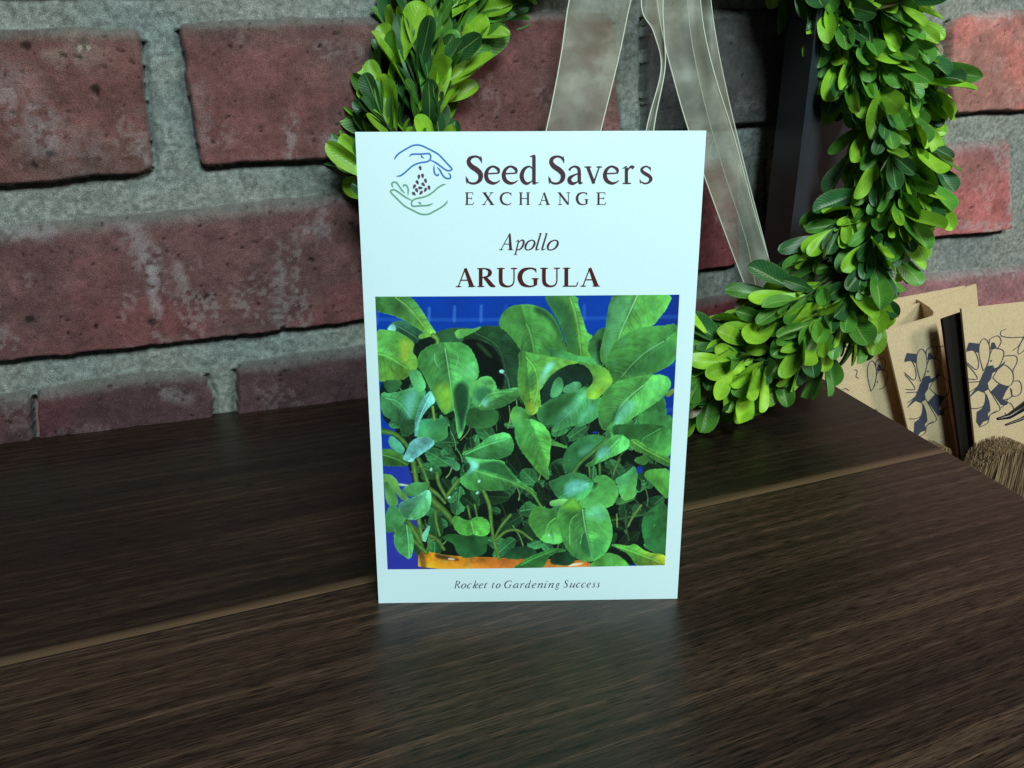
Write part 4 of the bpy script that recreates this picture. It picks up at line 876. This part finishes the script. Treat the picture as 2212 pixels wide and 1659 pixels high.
def tail(L_, R_2, z0, z1, wave=.0012, seed=0):
    n = 46; a = crom(np.array(L_, float), 12); b = crom(np.array(R_2, float), 12)
    res = lambda q: np.stack([np.interp(np.linspace(0, 1, n), np.linspace(0, 1, len(q)), q[:, i]) for i in (0, 1)], 1)
    a, b = res(a), res(b); m = 9; vs = []; us = []
    for i in range(n):
        z = z0+(z1-z0)*i/(n-1)
        for j in range(m):
            s_ = j/(m-1); q = a[i]*(1-s_)+b[i]*s_
            zz = z+wave*math.sin(i*.30+seed+s_*2.2)+wave*.7*math.sin(i*.13+s_*5+seed)
            vs.append(at_depth(q[0], q[1], zz)); us.append((s_, i/n*6))
    vs = np.array(vs)
    o = mesh('ribbon_tail', vs, grid_faces(m, n), MR, rb, True, None, us)
    g_ = vs.reshape(n, m, 3)
    for side in (0, m-1):
        ev, ef = [], []; tube(g_[:, side], .00028, .00028, 6, (ev, ef))
        e_ = mesh('wired_edge', ev, ef, ME, o, True)
        e_.matrix_parent_inverse = o.matrix_parent_inverse.copy() @ Matrix.Identity(4)
        e_.parent = o; e_.matrix_parent_inverse = (Matrix.Translation(-Vector(rb.location))).inverted() @ Matrix.Translation(-Vector(rb.location))
tail([(1262,-220),(1242,-60),(1226,20),(1210,130),(1180,280),(1130,480)], [(1400,-220),(1376,-60),(1358,20),(1335,130),(1298,280),(1250,480)], .335, .318, seed=1)
tail([(1420,-200),(1385,0),(1412,70),(1428,150),(1396,280),(1380,420)], [(1440,-200),(1432,0),(1434,70),(1436,150),(1412,280),(1405,420)], .333, .322, seed=2)
tail([(1400,-220),(1412,-60),(1428,60),(1455,170),(1490,290),(1550,460),(1622,650),(1668,760)], [(1500,-220),(1508,-60),(1520,60),(1546,170),(1584,290),(1630,460),(1680,620),(1722,740)], .342, .366, seed=3)
tail([(1470,-220),(1482,-60),(1490,60),(1516,200),(1560,360),(1612,520),(1640,650),(1680,760)], [(1520,-220),(1530,-60),(1543,60),(1568,190),(1606,350),(1645,500),(1678,625),(1715,740)], .346, .370, seed=5)

# ------------------------------------------------------------------ black board behind the wreath
mb = plain('black_painted_metal', (.030, .034, .043), .45, .4, noise=.25, scale=90)
def prism(name, front, back, mat, parent=None):
    n_ = len(front); v = list(front)+list(back)
    o = mesh(name, v, [tuple(range(n_-1, -1, -1)), tuple(range(n_, 2*n_))]+[(i, (i+1) % n_, (i+1) % n_+n_, i+n_) for i in range(n_)], mat, parent)
    bm = bmesh.new(); bm.from_mesh(o.data); bmesh.ops.recalc_face_normals(bm, faces=bm.faces); bm.to_mesh(o.data); bm.free(); return o
bA = at_plane(1684, 700, WP+WN*.050, WN); bB = at_plane(1780, 700, WP+WN*.026, WN); bC = at_plane(1630, 700, WP+WN*.022, WN)
# an upright box: left side face (in shade) and front face
def up(p, z): return np.array([p[0], p[1], z])
base = [up(bA, -.02), up(bB, -.02), up(bB-WN*.012, -.02), up(bC, -.02)]
topq = [up(p, .30) for p in base]
lean = np.array([.0, .0, 0])
o = prism('black_post', base, [q+lean for q in topq], mb)
tag(o, 'tall matte black post standing between the wreath and the brick wall', 'post')

# ------------------------------------------------------------------ kraft cards beyond the table
mk = NT('kraft_card'); tc = mk.n('TexCoord'); nz = mk.n('TexNoise', i_Vector=tc.outputs['Object'], i_Scale=700.0, i_Detail=6.0)
n2 = mk.n('TexNoise', i_Vector=tc.outputs['Object'], i_Scale=2600.0, i_Detail=2.0)
c = mk.ramp(nz.outputs[0], [(.3, (.56, .405, .235)), (.7, (.67, .495, .30))]); c = mk.mix(mk.ramp(n2.outputs[0], [(.62, (0, 0, 0)), (.72, (.35, .35, .35))]), c, (.28, .19, .10))
mk.link(c, mk.b.inputs['Base Color']); mk.setb(Roughness=.8); mk.bump(nz.outputs[0], .2, .0002); MK = mk.m
minkk = plain('charcoal_blue_ink', (.048, .052, .078), .6, noise=.2, scale=600)
z7 = lambda P: np.array([(2664+x*.36166, 900+y*.36166) for x, y in P])*K
def card(name, quad, off, label, thick=.0012, mat=None, curl=0.0, group='kraft paper cards standing beyond the table edge'):
    mat = mat or MK; P0 = WP+WN*off
    q = [at_plane(x, y, P0, WN) for x, y in quad]; nuv = 13
    Uu, Vu = np.meshgrid(np.linspace(0, 1, nuv), np.linspace(0, 1, nuv))
    bil = ((1-Uu)*(1-Vu))[..., None]*q[3]+(Uu*(1-Vu))[..., None]*q[2]+(Uu*Vu)[..., None]*q[1]+((1-Uu)*Vu)[..., None]*q[0]
    bil = bil-WN*(curl*np.clip(Uu-.62, 0, 1)**2)[..., None]
    f_ = bil.reshape(-1, 3); b_ = f_-WN*thick; NN = nuv*nuv
    F = grid_faces(nuv, nuv).tolist(); blp = [i for i in range(nuv)]+[j*nuv+nuv-1 for j in range(1, nuv)]+[(nuv-1)*nuv+i for i in range(nuv-2, -1, -1)]+[j*nuv for j in range(nuv-2, 0, -1)]
    FF = F+[[x+NN for x in f[::-1]] for f in F]+[[blp[i], blp[i]+NN, blp[(i+1) % len(blp)]+NN, blp[(i+1) % len(blp)]] for i in range(len(blp))]
    cl = thing(name, label, 'card', up(f_[:nuv].mean(0), min(p[2] for p in f_)), group)
    mesh('card_sheet', np.vstack([f_, b_]), FF, mat, cl, False)
    return cl
def low(quad): return quad
card('kraft_card', [(1640,700),(2085,618),(2130,960),(1700,1050)], .013, 'plain kraft card rearmost behind the wreath, its top edge sloping down to the left')
card('kraft_card', [(1790,722),(2109,614),(2140,960),(1830,1060)], .017, 'plain kraft card with a top corner rising highest, just behind the flower cards')

card('kraft_card', [(1470,700),(1650,655),(1680,760),(1490,800)], .013, 'small kraft corner showing between the packet and the wreath bottom')
c1 = card('kraft_card', [(1690,775),(1925,728),(2010,1060),(1770,1120)], .030, 'flower card partly hidden by wreath leaves and the table corner, leftmost of three')
c2 = card('kraft_card', [(1911,715),(2074,667),(2130,1110),(2010,1130)], .040, 'flower card tilted left, the middle one of the three printed with a succulent', curl=.25)
c3 = card('kraft_card', [(2077,667),(2400,633),(2425,1120),(2125,1150)], .056, 'flower card standing most upright, at the right edge above the bristles')
bp = prism('gap_shade_strip', [at_plane(x, y, WP+WN*.0515, WN) for x, y in [(2036,690),(2088,672),(2138,1120),(2094,1120)]], [at_plane(x, y, WP+WN*.0515, WN)-WN*.0015 for x, y in [(2036,690),(2088,672),(2138,1120),(2094,1120)]], plain('gap_shade_black', (.016, .012, .010), .95, .1))  # added dark strip, stands in for the shaded gap between the cards
tag(bp, 'narrow black strip standing in for the shadow between two flower cards', 'shade strip')
PET = [[(1300,780),(1265,640),(1270,540),(1310,495),(1350,540),(1360,640),(1330,740),(1300,780)],[(1355,540),(1360,500),(1430,470),(1460,520),(1430,580),(1420,590)],[(1340,730),(1380,590),(1470,595),(1480,650),(1440,740),(1390,760)],
 [(1480,650),(1530,645),(1590,650),(1600,700),(1570,760),(1560,800)],[(1385,840),(1450,740),(1500,730),(1560,790),(1565,860),(1530,915),(1440,890),(1385,840)],[(1560,870),(1620,870),(1640,930),(1620,990),(1560,1000),(1540,930)],
 [(1550,940),(1550,1010),(1480,1035),(1460,1010),(1500,960)],[(1350,940),(1400,1020),(1450,1120),(1370,1160),(1350,1190)],[(1450,1110),(1530,1060),(1570,1120),(1540,1200),(1490,1150)],[(1150,610),(1220,600),(1260,700),(1240,770),(1150,700)],
 [(1165,850),(1250,850),(1210,780),(1155,720)],[(1165,880),(1290,880),(1180,970)],[(1180,1010),(1260,950),(1320,980),(1310,1080),(1250,1110),(1195,1110)],[(1265,1275),(1340,1240),(1360,1170),(1420,1130)],[(1560,1000),(1510,1040),(1520,1060)]]
FIL = [[(1150,600),(1175,530),(1265,540),(1260,620),(1215,600)],[(1365,590),(1375,530),(1400,530),(1420,580)],[(1300,800),(1340,735),(1390,730),(1395,760),(1440,740),(1500,690),(1480,730),(1420,780),(1380,800),(1370,850),(1340,890),(1350,940),(1300,970),(1255,950),(1220,980),(1185,1000),(1260,900),(1280,850)],
 [(1370,960),(1440,890),(1530,920),(1500,960),(1470,1030),(1510,1050),(1510,1080),(1460,1080),(1400,1000)],[(1330,980),(1355,1050),(1365,1130),(1340,1160),(1350,1210),(1300,1230),(1270,1270),(1240,1230),(1245,1140),(1290,1110),(1320,1050)],[(1360,690),(1370,682),(1380,690),(1370,702)]]
EXTRA3 = [[(1500,410),(1460,430),(1460,470),(1530,485),(1600,484),(1720,478)],[(1560,600),(1620,550),(1690,420)],[(1690,440),(1620,560),(1610,630),(1660,600),(1720,520)],[(1640,1105),(1632,1135)],[(1640,1105),(1652,1112),(1640,1120),(1652,1130),(1634,1136)]]
def flower(parent, off, tx, ty, sx, sy, clipx=None, extra=(), curlq=None):
    def mp(q, o): return np.array([at_plane(x, y, WP+WN*(off+2e-4+o), WN) for x, y in q])
    A = Ink(mp)
    tf = lambda P: z7([(1300+(x-1300)*sx+tx, 900+(y-900)*sy+ty) for x, y in P if True])
    ok = lambda P: clipx is None or all(clipx[0] <= 1300+(x-1300)*sx+tx <= clipx[1] for x, y in P)
    for P in PET:
        if ok(P): A.strip(tf(P), np.full(len(P), 1.5), 3)
    for P in FIL:
        if ok(P): A.fill(tf(P))
    for P in extra: A.strip(z7(P), np.full(len(P), 1.4), 5)
    A.build('printed_flower', minkk, parent)
flower(c3, .056, 0, 0, 1, 1, (1145, 3000), EXTRA3)
flower(c2, .040, -553, 92, .95, 1.0, (540, 1000), [[(880,500),(845,520),(840,555),(900,568),(985,560)]])
flower(c1, .030, -990, 175, .82, .95, (250, 480), [[(165,770),(190,780),(180,830),(205,845)],[(60,945),(90,935),(115,955)]])

# ------------------------------------------------------------------ straw brushes and the black clip
def brush(label, cx, cy, wpx, hpx, off, n_, seed, lean_=0.0):
    r = np.random.RandomState(seed); V_, F_, C_ = [], [], []
    ctr = at_plane(cx, cy, WP+WN*off, WN); sc_ = np.linalg.norm(at_plane(cx+100, cy, WP+WN*off, WN)-ctr)/100
    for k in range(n_):
        u = r.uniform(-1, 1); dth = r.uniform(-1, 1)
        edge = (1-abs(u)**2.6)**.5
        x0 = u*wpx/2*.92; top = hpx*.04*(1-edge)*6+abs(r.normal(0, 3))
        L = SHZ+.001
        p0 = ctr+WD*(x0*sc_)+WN*(dth*wpx*.18*sc_*edge)-Zt*(top*sc_)
        p1 = p0+WD*((u*.16+lean_)*hpx*sc_+r.normal(0, .0016))-Zt*(hpx*sc_)
        p1[2] = max(p1[2], SHZ+.002)
        mid_ = (p0+p1)/2+WN*r.normal(0, .0012)+WD*r.normal(0, .0010)
        i0 = len(V_)
        wdt = r.uniform(.00010, .00026); pts3 = crom(np.array([p0, mid_, p1]), 3)
        cc = np.array([.27, .165, .085])*r.uniform(.25, 1.5)
        sd_ = WD*math.cos(r.uniform(-1, 1))+WN*r.uniform(-.7, .7)
        for i, p in enumerate(pts3): V_.append(p-sd_*wdt); V_.append(p+sd_*wdt); C_ += [cc, cc]
        F_ += [(i0+2*i, i0+2*i+1, i0+2*i+3, i0+2*i+2) for i in range(len(pts3)-1)]
    t = NT('straw_fibre'); at = t.n('Attribute', attribute_name='Col'); t.link(at.outputs['Color'], t.b.inputs['Base Color']); t.setb(Roughness=.6)
    root = thing('straw_brush', label, 'brush', up(ctr, SHZ), 'straw brushes in front of the kraft cards')
    mesh('bristles', V_, np.array(F_), t.m, root, False, np.array(C_))
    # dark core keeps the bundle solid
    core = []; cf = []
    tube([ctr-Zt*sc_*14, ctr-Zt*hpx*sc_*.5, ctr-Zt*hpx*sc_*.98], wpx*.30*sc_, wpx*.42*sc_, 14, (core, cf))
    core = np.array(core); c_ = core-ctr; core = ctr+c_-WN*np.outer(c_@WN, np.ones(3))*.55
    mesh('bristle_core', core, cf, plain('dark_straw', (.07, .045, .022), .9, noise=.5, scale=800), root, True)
brush('straw brush with pale bristles standing at the right edge before the upright card', 2172, 956, 140, 220, .078, 4200, 3)
brush('straw brush mostly hidden behind the table edge below the tilted card', 2012, 958, 92, 200, .062, 2200, 5)
cv, cf = [], []
tube([at_plane(x, y, WP+WN*.105, WN) for x, y in [(2155,905),(2178,900),(2212,878),(2250,850)]], .0007, .0026, 8, (cv, cf))
tube([at_plane(x, y, WP+WN*.105, WN) for x, y in [(2172,918),(2205,906),(2240,886),(2262,860)]], .0005, .0014, 8, (cv, cf))
o = mesh('black_clip', cv, cf, plain('glossy_black', (.01, .01, .012), .25), None, True)
tag(o, 'small glossy black clip above the straw bristles at the right edge', 'clip')
